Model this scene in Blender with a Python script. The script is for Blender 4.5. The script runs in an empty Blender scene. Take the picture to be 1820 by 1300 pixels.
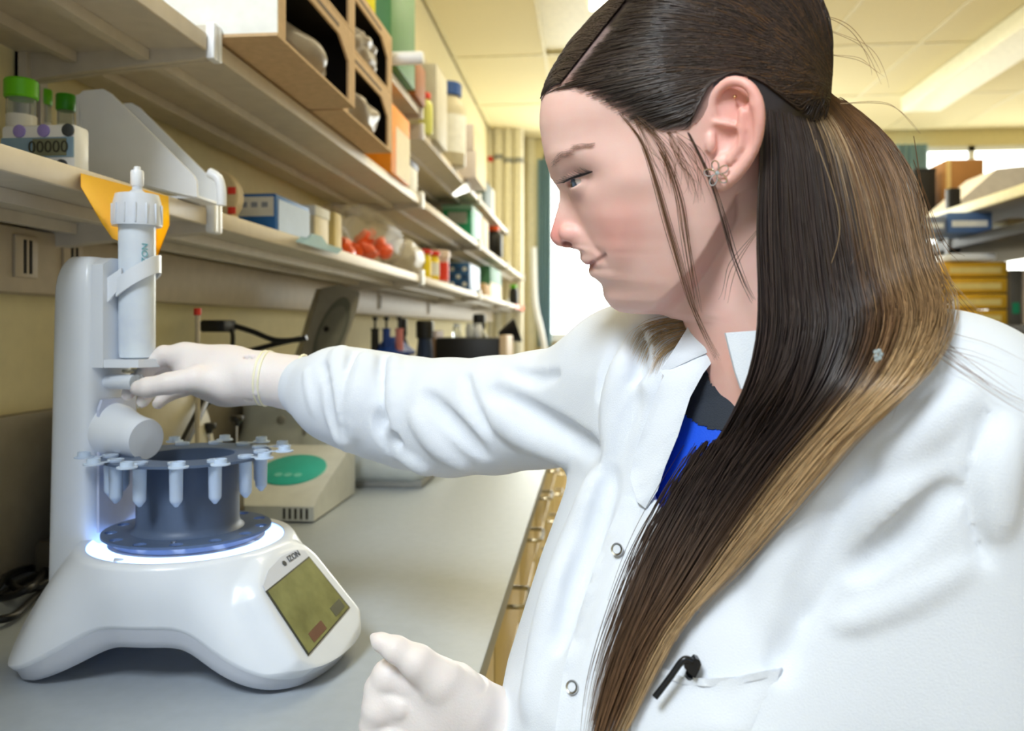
import bpy, bmesh, math, random
import numpy as np
from mathutils import Vector, Matrix, Euler
from mathutils.bvhtree import BVHTree
random.seed(7); RNG = np.random.default_rng(7)
SC = bpy.context.scene
COL = SC.collection
PI = math.pi
# ------------------------------------------------------------------ camera
F = 1480.0                       # focal length in pixels of the 1820x1300 frame
HX, HY = 910.0, 584.0            # principal column, horizon row
YAW = math.atan(140/1480)
CAM = Vector((0, 0, 1.30))
FWD = Vector((-math.sin(YAW), math.cos(YAW), 0)); RGT = Vector((math.cos(YAW), math.sin(YAW), 0)); UP = Vector((0, 0, 1))
cd = bpy.data.cameras.new('camera'); cam = bpy.data.objects.new('camera', cd); COL.objects.link(cam)
cd.sensor_width = 36; cd.lens = F/1820*36; cd.shift_y = -66/1820; cd.clip_start = .02
cam.location = CAM; cam.rotation_euler = (PI/2, 0, YAW)
cd.dof.use_dof = True; cd.dof.focus_distance = 0.72; cd.dof.aperture_fstop = 6.3
SC.camera = cam
# ------------------------------------------------------------------ world, lights, exposure
SC.view_settings.view_transform = 'Standard'; SC.view_settings.look = 'None'
SC.view_settings.gamma = 1; SC.view_settings.use_curve_mapping = False
SC.view_settings.exposure = 0.12
W = bpy.data.worlds.new('world'); SC.world = W; W.use_nodes = True
W.node_tree.nodes['Background'].inputs[0].default_value = (.76, .87, 1.0, 1)
W.node_tree.nodes['Background'].inputs[1].default_value = 0.62
def area(name, loc, target, sx, sy, power, col):
    l = bpy.data.lights.new(name, 'AREA'); l.shape = 'RECTANGLE'; l.size = sx; l.size_y = sy; l.energy = power; l.color = col
    o = bpy.data.objects.new(name, l); COL.objects.link(o); o.location = loc
    o.rotation_euler = (Vector(target)-Vector(loc)).to_track_quat('-Z', 'Y').to_euler(); return o
WARM = (1, .88, .60); COOL = (.82, .91, 1.0)
area('aisle_lamp_light', (.11, 3.3, 3.05), (.11, 3.3, 0), .22, 2.6, 20, WARM)
area('far_lamp_light', (1.6, 5.2, 3.1), (1.6, 5.2, 0), .3, 3.2, 34, WARM)
area('near_key_light', (-.75, -.75, 3.05), (-.1, .75, 1.2), 1.0, 1.0, 122, COOL)  # added cool key light to brighten the foreground, no ceiling fixture carries it
area('window_light', (.7, 7.9, 2.1), (.2, 0, 1.3), 2.0, 1.6, 60, (.95, 1, 1))

# ------------------------------------------------------------------ picture-measuring helpers (a pixel and a distance give a point)
def C(cx, d, z): return CAM*0 + Vector((0, 0, z)) + RGT*cx + FWD*d
def ray(px, py): return FWD + RGT*((px-HX)/F) + UP*((HY-py)/F)
def P(px, py, d): return CAM + ray(px, py)*d
def PX(px, py, X): r = ray(px, py); return CAM + r*((X-CAM.x)/r.x)
def PY(px, py, Y): r = ray(px, py); return CAM + r*((Y-CAM.y)/r.y)
def PZ(px, py, Z): r = ray(px, py); return CAM + r*((Z-CAM.z)/r.z)
def proj(p):
    v = Vector(p)-CAM; d = v.dot(FWD); return HX+F*v.dot(RGT)/d, HY-F*v.z/d, d
# ------------------------------------------------------------------ materials
MATS = {}
def srgb(r, g=None, b=None):
    if g is None: r, g, b = r
    return tuple(((c/255)/12.92 if c/255 <= .04045 else ((c/255+.055)/1.055)**2.4) for c in (r, g, b))
def mat(name, rgb, rough=.5, metal=0, var=.06, scale=30, bump=0, bscale=200, trans=0, emit=None, estr=0, alpha=1, spec=.5, coat=0, sss=0, ior=1.45, stretch=None, sheen=0):
    if name in MATS: return MATS[name]
    m = bpy.data.materials.new(name); m.use_nodes = True; nt = m.node_tree; b = nt.nodes['Principled BSDF']
    c = srgb(rgb)
    tc = nt.nodes.new('ShaderNodeTexCoord'); src = tc.outputs['Object']
    if stretch:
        mp = nt.nodes.new('ShaderNodeMapping'); mp.inputs['Scale'].default_value = stretch; nt.links.new(src, mp.inputs[0]); src = mp.outputs[0]
    n = nt.nodes.new('ShaderNodeTexNoise'); n.inputs['Scale'].default_value = scale; n.inputs['Detail'].default_value = 3; nt.links.new(src, n.inputs['Vector'])
    r = nt.nodes.new('ShaderNodeValToRGB')
    r.color_ramp.elements[0].position = .3; r.color_ramp.elements[1].position = .7
    r.color_ramp.elements[0].color = tuple(max(0, x*(1-var)) for x in c)+(1,); r.color_ramp.elements[1].color = tuple(min(1, x*(1+var)) for x in c)+(1,)
    nt.links.new(n.outputs['Fac'], r.inputs[0]); nt.links.new(r.outputs[0], b.inputs['Base Color'])
    b.inputs['Roughness'].default_value = rough; b.inputs['Metallic'].default_value = metal; b.inputs['IOR'].default_value = ior
    b.inputs['Transmission Weight'].default_value = trans; b.inputs['Alpha'].default_value = alpha
    b.inputs['Specular IOR Level'].default_value = spec; b.inputs['Coat Weight'].default_value = coat
    if sheen: b.inputs['Sheen Weight'].default_value = sheen
    if sss: b.inputs['Subsurface Weight'].default_value = sss; b.inputs['Subsurface Radius'].default_value = (.012, .005, .003); b.inputs['Subsurface Scale'].default_value = .6
    if emit: b.inputs['Emission Color'].default_value = srgb(emit)+(1,); b.inputs['Emission Strength'].default_value = estr
    if bump:
        n2 = nt.nodes.new('ShaderNodeTexNoise'); n2.inputs['Scale'].default_value = bscale; n2.inputs['Detail'].default_value = 4; nt.links.new(src, n2.inputs['Vector'])
        bp = nt.nodes.new('ShaderNodeBump'); bp.inputs['Strength'].default_value = bump; bp.inputs['Distance'].default_value = .002
        nt.links.new(n2.outputs['Fac'], bp.inputs['Height']); nt.links.new(bp.outputs[0], b.inputs['Normal'])
    MATS[name] = m; return m
# ------------------------------------------------------------------ mesh builder
class MB:
    def __init__(s): s.v = []; s.f = []
    def add(s, v, f):
        n = len(s.v); s.v += [tuple(x) for x in v]; s.f += [tuple(i+n for i in q) for q in f]; return s
    def box(s, lo, hi):
        x0, y0, z0 = lo; x1, y1, z1 = hi
        return s.add([(x0,y0,z0),(x1,y0,z0),(x1,y1,z0),(x0,y1,z0),(x0,y0,z1),(x1,y0,z1),(x1,y1,z1),(x0,y1,z1)],
                     [(0,3,2,1),(4,5,6,7),(0,1,5,4),(1,2,6,5),(2,3,7,6),(3,0,4,7)])
    def rbox(s, lo, hi, r=.003, seg=2):
        bm = bmesh.new(); bmesh.ops.create_cube(bm, size=1)
        for v in bm.verts: v.co = Vector([(a+b)/2+c*(b-a) for a, b, c in zip(lo, hi, v.co)])
        r = min(r, .49*min(abs(b-a) for a, b in zip(lo, hi)))
        bmesh.ops.bevel(bm, geom=list(bm.edges), offset=r, segments=seg, profile=.5, affect='EDGES')
        bm.verts.index_update(); s.add([v.co for v in bm.verts], [[v.index for v in f.verts] for f in bm.faces]); bm.free(); return s
    def prism(s, pts, vec):            # polygon (3d points) swept along vec
        n = len(pts); vec = Vector(vec); a = [Vector(p) for p in pts]; b = [p+vec for p in a]
        return s.add(a+b, [tuple(range(n))[::-1], tuple(range(n, 2*n))]+[(i, (i+1) % n, (i+1) % n+n, i+n) for i in range(n)])
    def lathe(s, prof, o=(0,0,0), axis=(0,0,1), seg=24, cap=True):
        o = Vector(o); ax = Vector(axis).normalized(); q = ax.to_track_quat('Z', 'Y')
        v = []; f = []; m = len(prof)
        for k in range(seg):
            a = 2*PI*k/seg
            for r, h in prof: v.append(o+q @ Vector((r*math.cos(a), r*math.sin(a), h)))
        for k in range(seg):
            k2 = (k+1) % seg
            for i in range(m-1): f.append((k*m+i, k2*m+i, k2*m+i+1, k*m+i+1))
        if cap:
            f.append(tuple(k*m for k in range(seg))[::-1]); f.append(tuple(k*m+m-1 for k in range(seg)))
        return s.add(v, f)
    def cyl(s, p, q, r, seg=16, r2=None):
        p = Vector(p); q = Vector(q); return s.lathe([(r, 0), (r if r2 is None else r2, (q-p).length)], p, q-p, seg)
    def tube(s, path, r, seg=8, cap=True):
        P_ = [Vector(p) for p in path]; n = len(P_); v = []; f = []
        t = (P_[1]-P_[0]).normalized(); u = t.orthogonal().normalized()
        for i, p in enumerate(P_):
            t2 = (P_[min(i+1, n-1)]-P_[max(i-1, 0)]).normalized()
            u = (u-t2*u.dot(t2)).normalized(); w = t2.cross(u); rr = r[i] if hasattr(r, '__len__') else r
            for k in range(seg): a = 2*PI*k/seg; v.append(p+u*(rr*math.cos(a))+w*(rr*math.sin(a)))
        for i in range(n-1):
            for k in range(seg): k2 = (k+1) % seg; f.append((i*seg+k, i*seg+k2, (i+1)*seg+k2, (i+1)*seg+k))
        if cap: f.append(tuple(range(seg))[::-1]); f.append(tuple((n-1)*seg+k for k in range(seg)))
        return s.add(v, f)
    def grid(s, fn, nu, nv, closed_u=False):
        v = [fn(i, j) for i in range(nu) for j in range(nv)]; f = []
        for i in range(nu if closed_u else nu-1):
            for j in range(nv-1): i2 = (i+1) % nu; f.append((i*nv+j, i2*nv+j, i2*nv+j+1, i*nv+j+1))
        return s.add(v, f)
    def move(s, M):
        s.v = [tuple(M @ Vector(p)) for p in s.v]; return s
def smooth_path(pts, n=40):
    p = [Vector(x) for x in pts]; out = []; m = len(p)
    for k in range(n):
        t = k/(n-1)*(m-1); i = min(int(t), m-2); u = t-i
        a, b, c, d = p[max(i-1, 0)], p[i], p[i+1], p[min(i+2, m-1)]
        out.append(.5*((2*b)+(c-a)*u+(2*a-5*b+4*c-d)*u*u+(3*b-a-3*c+d)*u**3))
    return out
def mesh_obj(name, mb, m, parent=None, smooth=None, loc=None):
    if isinstance(mb, MB): v, f = mb.v, mb.f
    else: v, f = mb
    off = Vector(loc) if loc is not None else (parent['_o'] if parent and '_o' in parent else None)
    if off is not None:
        off = np.array(off); v = (np.asarray([tuple(x) for x in v], dtype=float) if not isinstance(v, np.ndarray) else v)-off
    me = bpy.data.meshes.new(name); me.from_pydata([tuple(x) for x in v] if not isinstance(v, np.ndarray) else v.tolist(), [], f if isinstance(f, list) else f.tolist())
    me.update()
    if smooth is not None:
        me.polygons.foreach_set('use_smooth', [True]*len(me.polygons))
        if smooth < 179: me.set_sharp_from_angle(angle=math.radians(smooth))
    me.materials.append(m)
    o = bpy.data.objects.new(name, me); COL.objects.link(o)
    if loc is not None: o.location = loc
    if parent: o.parent = parent
    return o
def tag(o, label, cat=None, group=None, kind=None):
    if label: o['label'] = label
    if cat: o['category'] = cat
    if group: o['group'] = group
    if kind: o['kind'] = kind
    return o
ORIG = {}
def thing(name, label, cat, loc=(0,0,0), group=None, rotz=0):
    o = bpy.data.objects.new(name, None); COL.objects.link(o); o.location = loc; o.rotation_euler = (0,0,rotz); o.empty_display_size = .02
    ORIG[o.name] = Vector(loc); return tag(o, label, cat, group)
def part(root, name, mb, m, smooth=40, label=None):     # mesh given in world coordinates, stored relative to its thing
    top = root; off = Vector((0,0,0))
    while top is not None: off += ORIG.get(top.name, Vector((0,0,0))); top = top.parent
    v = [Vector(p)-off for p in mb.v] if isinstance(mb, MB) else (mb[0]-np.array(off))
    o = mesh_obj(name, (v, mb.f) if isinstance(mb, MB) else (v, mb[1]), m, root, smooth)
    if label: o['label'] = label
    return o
def single(name, label, cat, mb, m, smooth=40, group=None):   # a thing that is one mesh
    lo = np.array(mb.v).min(0); hi = np.array(mb.v).max(0); loc = Vector(((lo[0]+hi[0])/2, (lo[1]+hi[1])/2, lo[2]))
    return tag(mesh_obj(name, mb, m, None, smooth, loc), label, cat, group)
def struct(name, mb, m, smooth=None): return tag(mesh_obj(name, mb, m, None, smooth), None, None, None, 'structure')
def dup(root, loc, label=None, rotz=None):
    r = root.copy(); COL.objects.link(r); r.location = loc; ORIG[r.name] = Vector(loc)
    if rotz is not None: r.rotation_euler = (0,0,rotz)
    if label: r['label'] = label
    for ch in list(root.children):
        c = ch.copy(); COL.objects.link(c); c.parent = r
        for g in list(ch.children):
            d = g.copy(); COL.objects.link(d); d.parent = c
    return r
def text_mesh(txt, size, o, xdir, ydir, lift=.0003):
    cu = bpy.data.curves.new('t', 'FONT'); cu.body = txt; cu.size = size; cu.extrude = lift; cu.resolution_u = 3; cu.align_x = 'CENTER'; cu.align_y = 'CENTER'
    to = bpy.data.objects.new('t', cu); COL.objects.link(to); dg = bpy.context.evaluated_depsgraph_get(); dg.update()
    me = bpy.data.meshes.new_from_object(to.evaluated_get(dg)); bpy.data.objects.remove(to)
    x = Vector(xdir).normalized(); y = Vector(ydir).normalized(); n = x.cross(y); mb = MB()
    mb.add([Vector(o)+x*v.co.x+y*v.co.y+n*(v.co.z+lift) for v in me.vertices], [tuple(p.vertices) for p in me.polygons]); bpy.data.meshes.remove(me); return mb
# ------------------------------------------------------------------ implicit volumes and surface nets for soft shapes
class Vol:
    def __init__(s, lo, hi, h):
        s.lo = np.array(lo, float); s.h = h; s.n = np.ceil((np.array(hi, float)-s.lo)/h).astype(int)+1
        s.d = np.full(s.n, 1e3, np.float32); s.ax = [(s.lo[i]+h*np.arange(s.n[i])).astype(np.float32) for i in range(3)]
    def region(s, lo, hi):
        a = np.clip(np.floor((np.array(lo)-s.lo)/s.h).astype(int), 0, s.n-1); b = np.clip(np.ceil((np.array(hi)-s.lo)/s.h).astype(int)+1, 1, s.n)
        sl = tuple(slice(i, j) for i, j in zip(a, b))
        g = (s.ax[0][sl[0]][:, None, None], s.ax[1][sl[1]][None, :, None], s.ax[2][sl[2]][None, None, :]); return sl, g
    def put(s, sl, b, k, op):
        a = s.d[sl]
        if op == '-': a = -a
        if k <= 0: r = np.minimum(a, b)
        else:
            h = np.clip(.5+.5*(b-a)/k, 0, 1); r = b*(1-h)+a*h-k*h*(1-h)
        s.d[sl] = -r if op == '-' else r
    def cap(s, p, q, r1, r2=None, k=0, op='+', flat=None):
        r2 = r1 if r2 is None else r2; p = np.array(p, float); q = np.array(q, float); m = max(r1, r2)+k+2*s.h
        sl, (x, y, z) = s.region(np.minimum(p, q)-m, np.maximum(p, q)+m)
        ba = q-p; L = max(ba@ba, 1e-12); x = x-p[0]; y = y-p[1]; z = z-p[2]
        t = np.clip((x*ba[0]+y*ba[1]+z*ba[2])/L, 0, 1).astype(np.float32)
        b = np.sqrt((x-t*ba[0])**2+(y-t*ba[1])**2+(z-t*ba[2])**2)-(r1+(r2-r1)*t); s.put(sl, b.astype(np.float32), k, op); return s
    def ell(s, c, r, k=0, op='+', R=None):
        c = np.array(c, float); r = np.array(r, float); R = np.eye(3) if R is None else np.array(R)   # rows: local axes
        ext = np.sqrt(((R*r[:, None])**2).sum(0))+k+2*s.h
        sl, (x, y, z) = s.region(c-ext, c+ext); x = x-c[0]; y = y-c[1]; z = z-c[2]
        a = [(x*R[i, 0]+y*R[i, 1]+z*R[i, 2])/r[i] for i in range(3)]
        k0 = np.sqrt(a[0]**2+a[1]**2+a[2]**2); k1 = np.sqrt((a[0]/r[0])**2+(a[1]/r[1])**2+(a[2]/r[2])**2)+1e-9
        s.put(sl, (k0*(k0-1)/k1).astype(np.float32), k, op); return s
    def rbox(s, lo, hi, r, k=0, op='+'):
        lo = np.array(lo, float); hi = np.array(hi, float); c = (lo+hi)/2; e = (hi-lo)/2-r; m = k+2*s.h
        sl, g = s.region(lo-m, hi+m); q = [np.abs(g[i]-c[i])-e[i] for i in range(3)]
        b = np.sqrt(sum(np.maximum(x, 0)**2 for x in q))+np.minimum(np.maximum(np.maximum(q[0], q[1]), q[2]), 0)-r; s.put(sl, b.astype(np.float32), k, op); return s
    def chain(s, pts, rs, k=0, op='+'):
        for i in range(len(pts)-1): s.cap(pts[i], pts[i+1], rs[i], rs[i+1], k if i == 0 or op == '-' else max(k*.3, s.h*.5), op)
        return s
    def mesh(s):
        d = s.d; n = s.n; S = d < 0
        c = S[:-1, :-1, :-1].astype(np.int8)
        for dx in (0, 1):
            for dy in (0, 1):
                for dz in (0, 1):
                    if dx+dy+dz: c = c+S[dx:n[0]-1+dx, dy:n[1]-1+dy, dz:n[2]-1+dz]
        act = np.argwhere((c > 0) & (c < 8)); del c
        I, J, K = act.T; pos = np.zeros((len(act), 3)); cnt = np.zeros(len(act))
        co = [(x, y, z) for x in (0, 1) for y in (0, 1) for z in (0, 1)]
        for a in co:
            for ax in range(3):
                if a[ax]: continue
                b = list(a); b[ax] = 1
                va = d[I+a[0], J+a[1], K+a[2]]; vb = d[I+b[0], J+b[1], K+b[2]]; m = (va < 0) != (vb < 0)
                t = np.where(m, va/np.where(m, va-vb, 1), 0)
                p = np.tile(np.array(a, float), (len(act), 1)); p[:, ax] += t; pos += p*m[:, None]; cnt += m
        v = (act+pos/cnt[:, None])*s.h+s.lo
        idx = np.full(np.array(n)-1, -1, np.int64); idx[I, J, K] = np.arange(len(act))
        F_ = []
        for ax in range(3):
            o1, o2 = [(1, 2), (2, 0), (0, 1)][ax]
            sl0 = [slice(1, n[i]-1) for i in range(3)]; sl0[ax] = slice(0, n[ax]-1); sl1 = list(sl0); sl1[ax] = slice(1, n[ax])
            A = S[tuple(sl0)]; B = S[tuple(sl1)]; e = np.argwhere(A != B)
            if len(e) == 0: continue
            flip = A[tuple(e.T)]
            g = e.copy(); g[:, o1] += 1; g[:, o2] += 1
            def cell(u, w):
                q = g.copy(); q[:, o1] -= u; q[:, o2] -= w; return idx[tuple(q.T)]
            q = np.stack([cell(1, 1), cell(0, 1), cell(0, 0), cell(1, 0)], 1)
            q[~flip] = q[~flip][:, ::-1]; F_.append(q)
        return v, np.concatenate(F_)
def taubin(v, f, it=4, a=.5, b=-.52):
    e = np.concatenate([f[:, [0, 1]], f[:, [1, 2]], f[:, [2, 3]], f[:, [3, 0]]]); n = len(v)
    deg = np.bincount(e[:, 0], minlength=n)+np.bincount(e[:, 1], minlength=n)
    for k in range(it*2):
        s = np.stack([np.bincount(e[:, 0], v[e[:, 1], i], n)+np.bincount(e[:, 1], v[e[:, 0], i], n) for i in range(3)], 1)/np.maximum(deg, 1)[:, None]
        v = v+(a if k % 2 == 0 else b)*(s-v)
    return v
def soft_obj(name, vf, m, parent=None, smooth_it=3):
    v, f = vf
    if smooth_it: v = taubin(v, f, smooth_it)
    off = Vector((0,0,0)); top = parent
    while top is not None: off += ORIG.get(top.name, Vector((0,0,0))); top = top.parent
    v = v-np.array(off)
    me = bpy.data.meshes.new(name); nf = len(f)
    me.vertices.add(len(v)); me.vertices.foreach_set('co', v.astype(np.float32).ravel())
    me.loops.add(nf*4); me.loops.foreach_set('vertex_index', f.astype(np.int32).ravel())
    me.polygons.add(nf); me.polygons.foreach_set('loop_start', np.arange(nf, dtype=np.int32)*4)
    me.update(calc_edges=True); me.validate(); me.polygons.foreach_set('use_smooth', np.ones(len(me.polygons), bool)); me.materials.append(m)
    o = bpy.data.objects.new(name, me); COL.objects.link(o); o.parent = parent; return o
# ================================================================== the room
XW, ZC, YF, ZB = -.95, 3.153, 8.10, .90        # bench wall, ceiling, far wall, bench top
XE = -.128                                      # bench front edge
M_WALL = mat('wall_paint', (226, 214, 168), .75, bump=.1, bscale=120, var=.03)
M_CEIL = mat('ceiling_tile', (228, 216, 172), .85, bump=.25, bscale=300, var=.03, scale=90)
M_GRID = mat('ceiling_grid', (222, 212, 168), .5)
M_FLOOR = mat('floor_vinyl', (196, 172, 118), .35, var=.12, scale=14)
M_WHITE = mat('white_plastic', (240, 242, 246), .32, var=.02)
M_SHELF = mat('shelf_laminate', (214, 201, 178), .5, var=.04)
M_SHELFU = mat('shelf_steel', (206, 198, 184), .45, var=.05)
M_BLACK = mat('black_plastic', (22, 22, 24), .4)
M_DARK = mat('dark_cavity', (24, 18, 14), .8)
M_METAL = mat('brushed_metal', (190, 190, 190), .25, 1)
M_BENCH = mat('bench_laminate', (160, 168, 177), .38, var=.03, scale=60, bump=.03, bscale=400)
M_CAB = mat('cabinet_paint', (214, 196, 142), .4, var=.03)
M_TEAL = mat('teal_blind', (128, 160, 174), .6)
struct('floor', MB().box((XW-.1, -3, -.1), (5, YF+.1, 0)), M_FLOOR)
wl = struct('wall_left', MB().box((XW-.1, -3, 0), (XW, YF+.1, ZC)), M_WALL)
# far wall with two window openings
WIN = [(-.46, 1.62, 1.20, 3.0), (2.35, 4.7, 1.20, 3.0)]
wf = MB(); xs = [XW-.1, WIN[0][0], WIN[0][1], WIN[1][0], WIN[1][1], 5.1]
for a, b in ((0, 1), (2, 3), (4, 5)): wf.box((xs[a], YF, 0), (xs[b], YF+.12, ZC))
for x0, x1, z0, z1 in WIN: wf.box((x0, YF, 0), (x1, YF+.12, z0)); wf.box((x0, YF, z1), (x1, YF+.12, ZC))
struct('wall_far', wf, M_WALL)
struct('wall_right', MB().box((5, -3, 0), (5.1, YF+.1, ZC)), M_WALL)
M_SKYG = mat('bright_daylight_pane', (255, 255, 255), .3, emit=(250, 255, 250), estr=3.2)
for i, (x0, x1, z0, z1) in enumerate(WIN):
    w = tag(bpy.data.objects.new('window_%d' % (i+1), None), None, None, None, 'structure'); COL.objects.link(w)
    fr = MB()
    for xa in (x0, (x0+x1)/2-.03, x1-.06): fr.box((xa, YF+.01, z0), (xa+.06, YF+.07, z1))
    fr.box((x0, YF+.01, z0), (x1, YF+.07, z0+.05)); fr.box((x0, YF+.01, z1-.05), (x1, YF+.07, z1))
    part(w, 'window_frame', fr, M_WHITE, None)
    part(w, 'window_sill', MB().rbox((x0-.03, YF-.08, z0-.03), (x1+.03, YF+.02, z0), .005), M_WHITE)
    for k, (xa, xb) in enumerate(((x0+.06, (x0+x1)/2-.03), ((x0+x1)/2+.03, x1-.06))):
        part(w, 'pane', MB().box((xa, YF+.035, z0+.05), (xb, YF+.045, z1-.05)), M_SKYG, None)
# ceiling: slab, T-bar grid and tiles
ce = struct('ceiling', MB().box((XW-.1, -3, ZC+.02), (5.1, YF+.1, ZC+.1)), M_GRID)
TW, TL = .61, 1.22
gx = [XW+.03+TW*i for i in range(11)]; gy = [YF-.02-TL*j for j in range(9)]
bars = MB()
for x in gx: bars.box((x-.012, -2.9, ZC-.004), (x+.012, YF, ZC+.02))
for y in gy: bars.box((XW, y-.012, ZC-.003), (5, y+.012, ZC+.02))
mesh_obj('ceiling_bar_grid', bars, M_GRID, ce)
LAMPS = {(2, 4), (2, 5), (2, 3)}
tile = None
for i in range(10):
    for j in range(8):
        x, y = gx[i]+TW/2, gy[j]-TL/2
        if y < 1.2 or (i in (1,) and 2 <= j <= 5): continue
        if tile is None:
            tile = mesh_obj('tile', MB().box((-TW/2+.012, -TL/2+.012, ZC+.001), (TW/2-.012, TL/2-.012, ZC+.018)), M_CEIL, ce); t = tile
        else: t = tile.copy(); COL.objects.link(t); t.parent = ce
        t.location = (x, y, 0)
# ceiling lamps
M_DIFF = mat('lamp_diffuser', (255, 248, 220), .5, emit=(255, 246, 210), estr=5)
def ceiling_lamp(x0, x1, y0, y1, label, drop=.0):
    t = thing('ceiling_lamp', label, 'lamp', ((x0+x1)/2, (y0+y1)/2, ZC-drop-.07))
    hb = MB().box((x0, y0, ZC-drop-.05), (x1, y1, ZC-.004)); part(t, 'housing', hb, M_GRID, None)
    part(t, 'diffuser', MB().rbox((x0+.015, y0+.015, ZC-drop-.068), (x1-.015, y1-.015, ZC-drop-.0495), .006), M_DIFF)
ceiling_lamp(-.02, .24, .9, 4.72, 'long fluorescent ceiling lamp over the aisle, above the dark hair')
lb = MB().rbox((2.46, 1.0, ZC-.13), (2.76, 6.9, ZC-.004), .01)
single('ceiling_duct', 'pale straight duct running along the ceiling over the black shelving', 'duct', lb, mat('duct_paint', (244, 240, 212), .5))
# bench worktop, backsplash, cabinets
single('worktop', 'long grey laminate worktop under the shelves', 'worktop', MB().rbox((XW+.002, -.6, ZB-.03), (XE, 7.7, ZB), .004), M_BENCH)
single('backsplash', 'grey brown backsplash ledge between the worktop and the wall', 'backsplash', MB().rbox((XW+.002, -.6, ZB+.001), (XW+.03, 7.7, ZB+.26), .004), mat('backsplash', (150, 142, 126), .5))
names = ['nearest the lower gloved hand', 'second from the lower gloved hand', 'third from the lower gloved hand', 'fourth from the lower gloved hand', 'fifth from the lower gloved hand', 'last one before the window']
for k in range(6):
    y0 = .35+k*.92; y1 = y0+.91
    t = thing('base_cabinet', 'cream bench cabinet with drawers under the worktop, '+names[k], 'cabinet', (-.5, (y0+y1)/2, 0), 'cabinets under the worktop')
    part(t, 'body', MB().box((XW+.01, y0, .1), (-.165, y1, ZB-.032)).box((XW+.01, y0, 0), (-.23, y1, .1)), M_CAB, None)
    for s in range(2):
        a = y0+.006+s*.455; b = a+.443
        for z0, z1 in ((.70, .86), (.42, .69), (.11, .41)):
            d = part(t, 'drawer', MB().rbox((-.164, a, z0), (-.146, b, z1), .003), M_CAB)
            zc = z1-.045; yc = (a+b)/2
            part(d, 'handle', MB().tube(smooth_path([(-.15, yc-.055, zc), (-.118, yc-.052, zc), (-.112, yc-.03, zc), (-.112, yc+.03, zc), (-.118, yc+.052, zc), (-.15, yc+.055, zc)], 16), .0045, 6), M_METAL)
# ------------------------------------------------------------------ wall shelving
# the shelving and its contents are scaled about the camera at the end
CAM_SCALE = 1.319
BEFORE = set(bpy.data.objects)
XWM = XW; XW = XW/CAM_SCALE
XS = -.47
BND = [-.25, 1.0, 2.28, 3.5, 4.7, 5.82]
def shelf(y0, y1, zt, label, br=(1, 1)):
    t = thing('wall_shelf', label, 'shelf', (XW, (y0+y1)/2, zt-.02), 'shelves on the bench wall')
    part(t, 'board', MB().box((XW+.004, y0+.012, zt-.016), (XS-.006, y1-.012, zt)), M_SHELFU, None)
    part(t, 'lip', MB().rbox((XS-.006, y0+.014, zt-.021), (XS, y1-.014, zt+.001), .003), M_SHELF)
    part(t, 'stiffener', MB().box((XS-.09, y0+.014, zt-.03), (XS-.075, y1-.014, zt-.0165)).box((XW+.07, y0+.014, zt-.03), (XW+.08, y1-.014, zt-.0165)), M_SHELFU, None)
    for e, y in ((0, y0+.006), (1, y1-.006)):
        if not br[e]: continue
        pts = [(XW+.01, y-.006, zt+.012), (XS+.004, y-.006, zt+.012), (XS+.004, y-.006, zt-.028), (XW+.1, y-.006, zt-.04), (XW+.01, y-.006, zt-.05)]
        b = part(t, 'bracket', MB().prism(pts, (0, .009, 0)), M_SHELFU, None)
        part(b, 'bracket_tip', MB().rbox((XS-.004, y-.007, zt-.03), (XS+.008, y+.006, zt+.016), .003), M_WHITE)
lv = ['lowest', 'middle', 'top']
sec = ['holding the timer, above the syringe', 'over the centrifuge', 'next after the one over the centrifuge', 'fourth of its row down the aisle', 'far end of its row by the window']
for k in range(5):
    shelf(BND[k], BND[k+1], 1.448, 'lowest wall shelf '+sec[k])
sec2 = ['cut by the upper photo corner, above the file holder', 'carrying the open cardboard boxes', 'with the green carton on it', 'fourth of its row down the aisle', 'far end of its row by the window']
for k in range(5): shelf(BND[k], BND[k+1], 1.663, 'middle wall shelf '+sec2[k])
shelf(1.55, 2.28, 1.91, 'short top wall shelf carrying the green and yellow carton')
for k in (2, 3): shelf(BND[k], BND[k+1], 1.856, 'top wall shelf '+['', '', 'holding the bottle with blue cap', 'far from the camera beside the white pipes'][k])
for k, y in enumerate(BND[1:5]):
    mb = MB().box((XW+.002, y-.02, 1.43), (XW+.018, y-.006, 2.45)).box((XW+.002, y+.006, 1.43), (XW+.018, y+.02, 2.45)).box((XW+.002, y-.02, 1.43), (XW+.006, y+.02, 2.45))
    for z in np.arange(1.48, 2.4, .06): mb.box((XW+.006, y-.006, z), (XW+.015, y+.006, z+.03))
    single('shelf_upright', 'slotted steel shelf upright on the wall, %s from the camera' % ['first', 'second', 'third', 'fourth'][k], 'upright', mb, M_SHELFU, None, 'slotted uprights of the wall shelves')
# raceway with sockets under the lowest shelf
t = thing('socket_rail', 'beige socket rail on the wall under the lowest shelf', 'socket rail', (XW, 1.5, 1.34))
part(t, 'rail_body', MB().rbox((XW+.002, -.2, 1.342), (XW+.05, 5.7, 1.42), .004), mat('rail', (186, 172, 148), .5))
for y in (.86, .93, 1.02, 2.6, 3.4):
    s = part(t, 'socket', MB().rbox((XW+.05, y-.02, 1.36), (XW+.054, y+.02, 1.41), .001), MATS['rail'])
    part(s, 'slot', MB().box((XW+.054, y-.006, 1.365), (XW+.0545, y-.001, 1.405)).box((XW+.054, y+.004, 1.365), (XW+.0545, y+.009, 1.405)), M_DARK, None)
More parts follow.
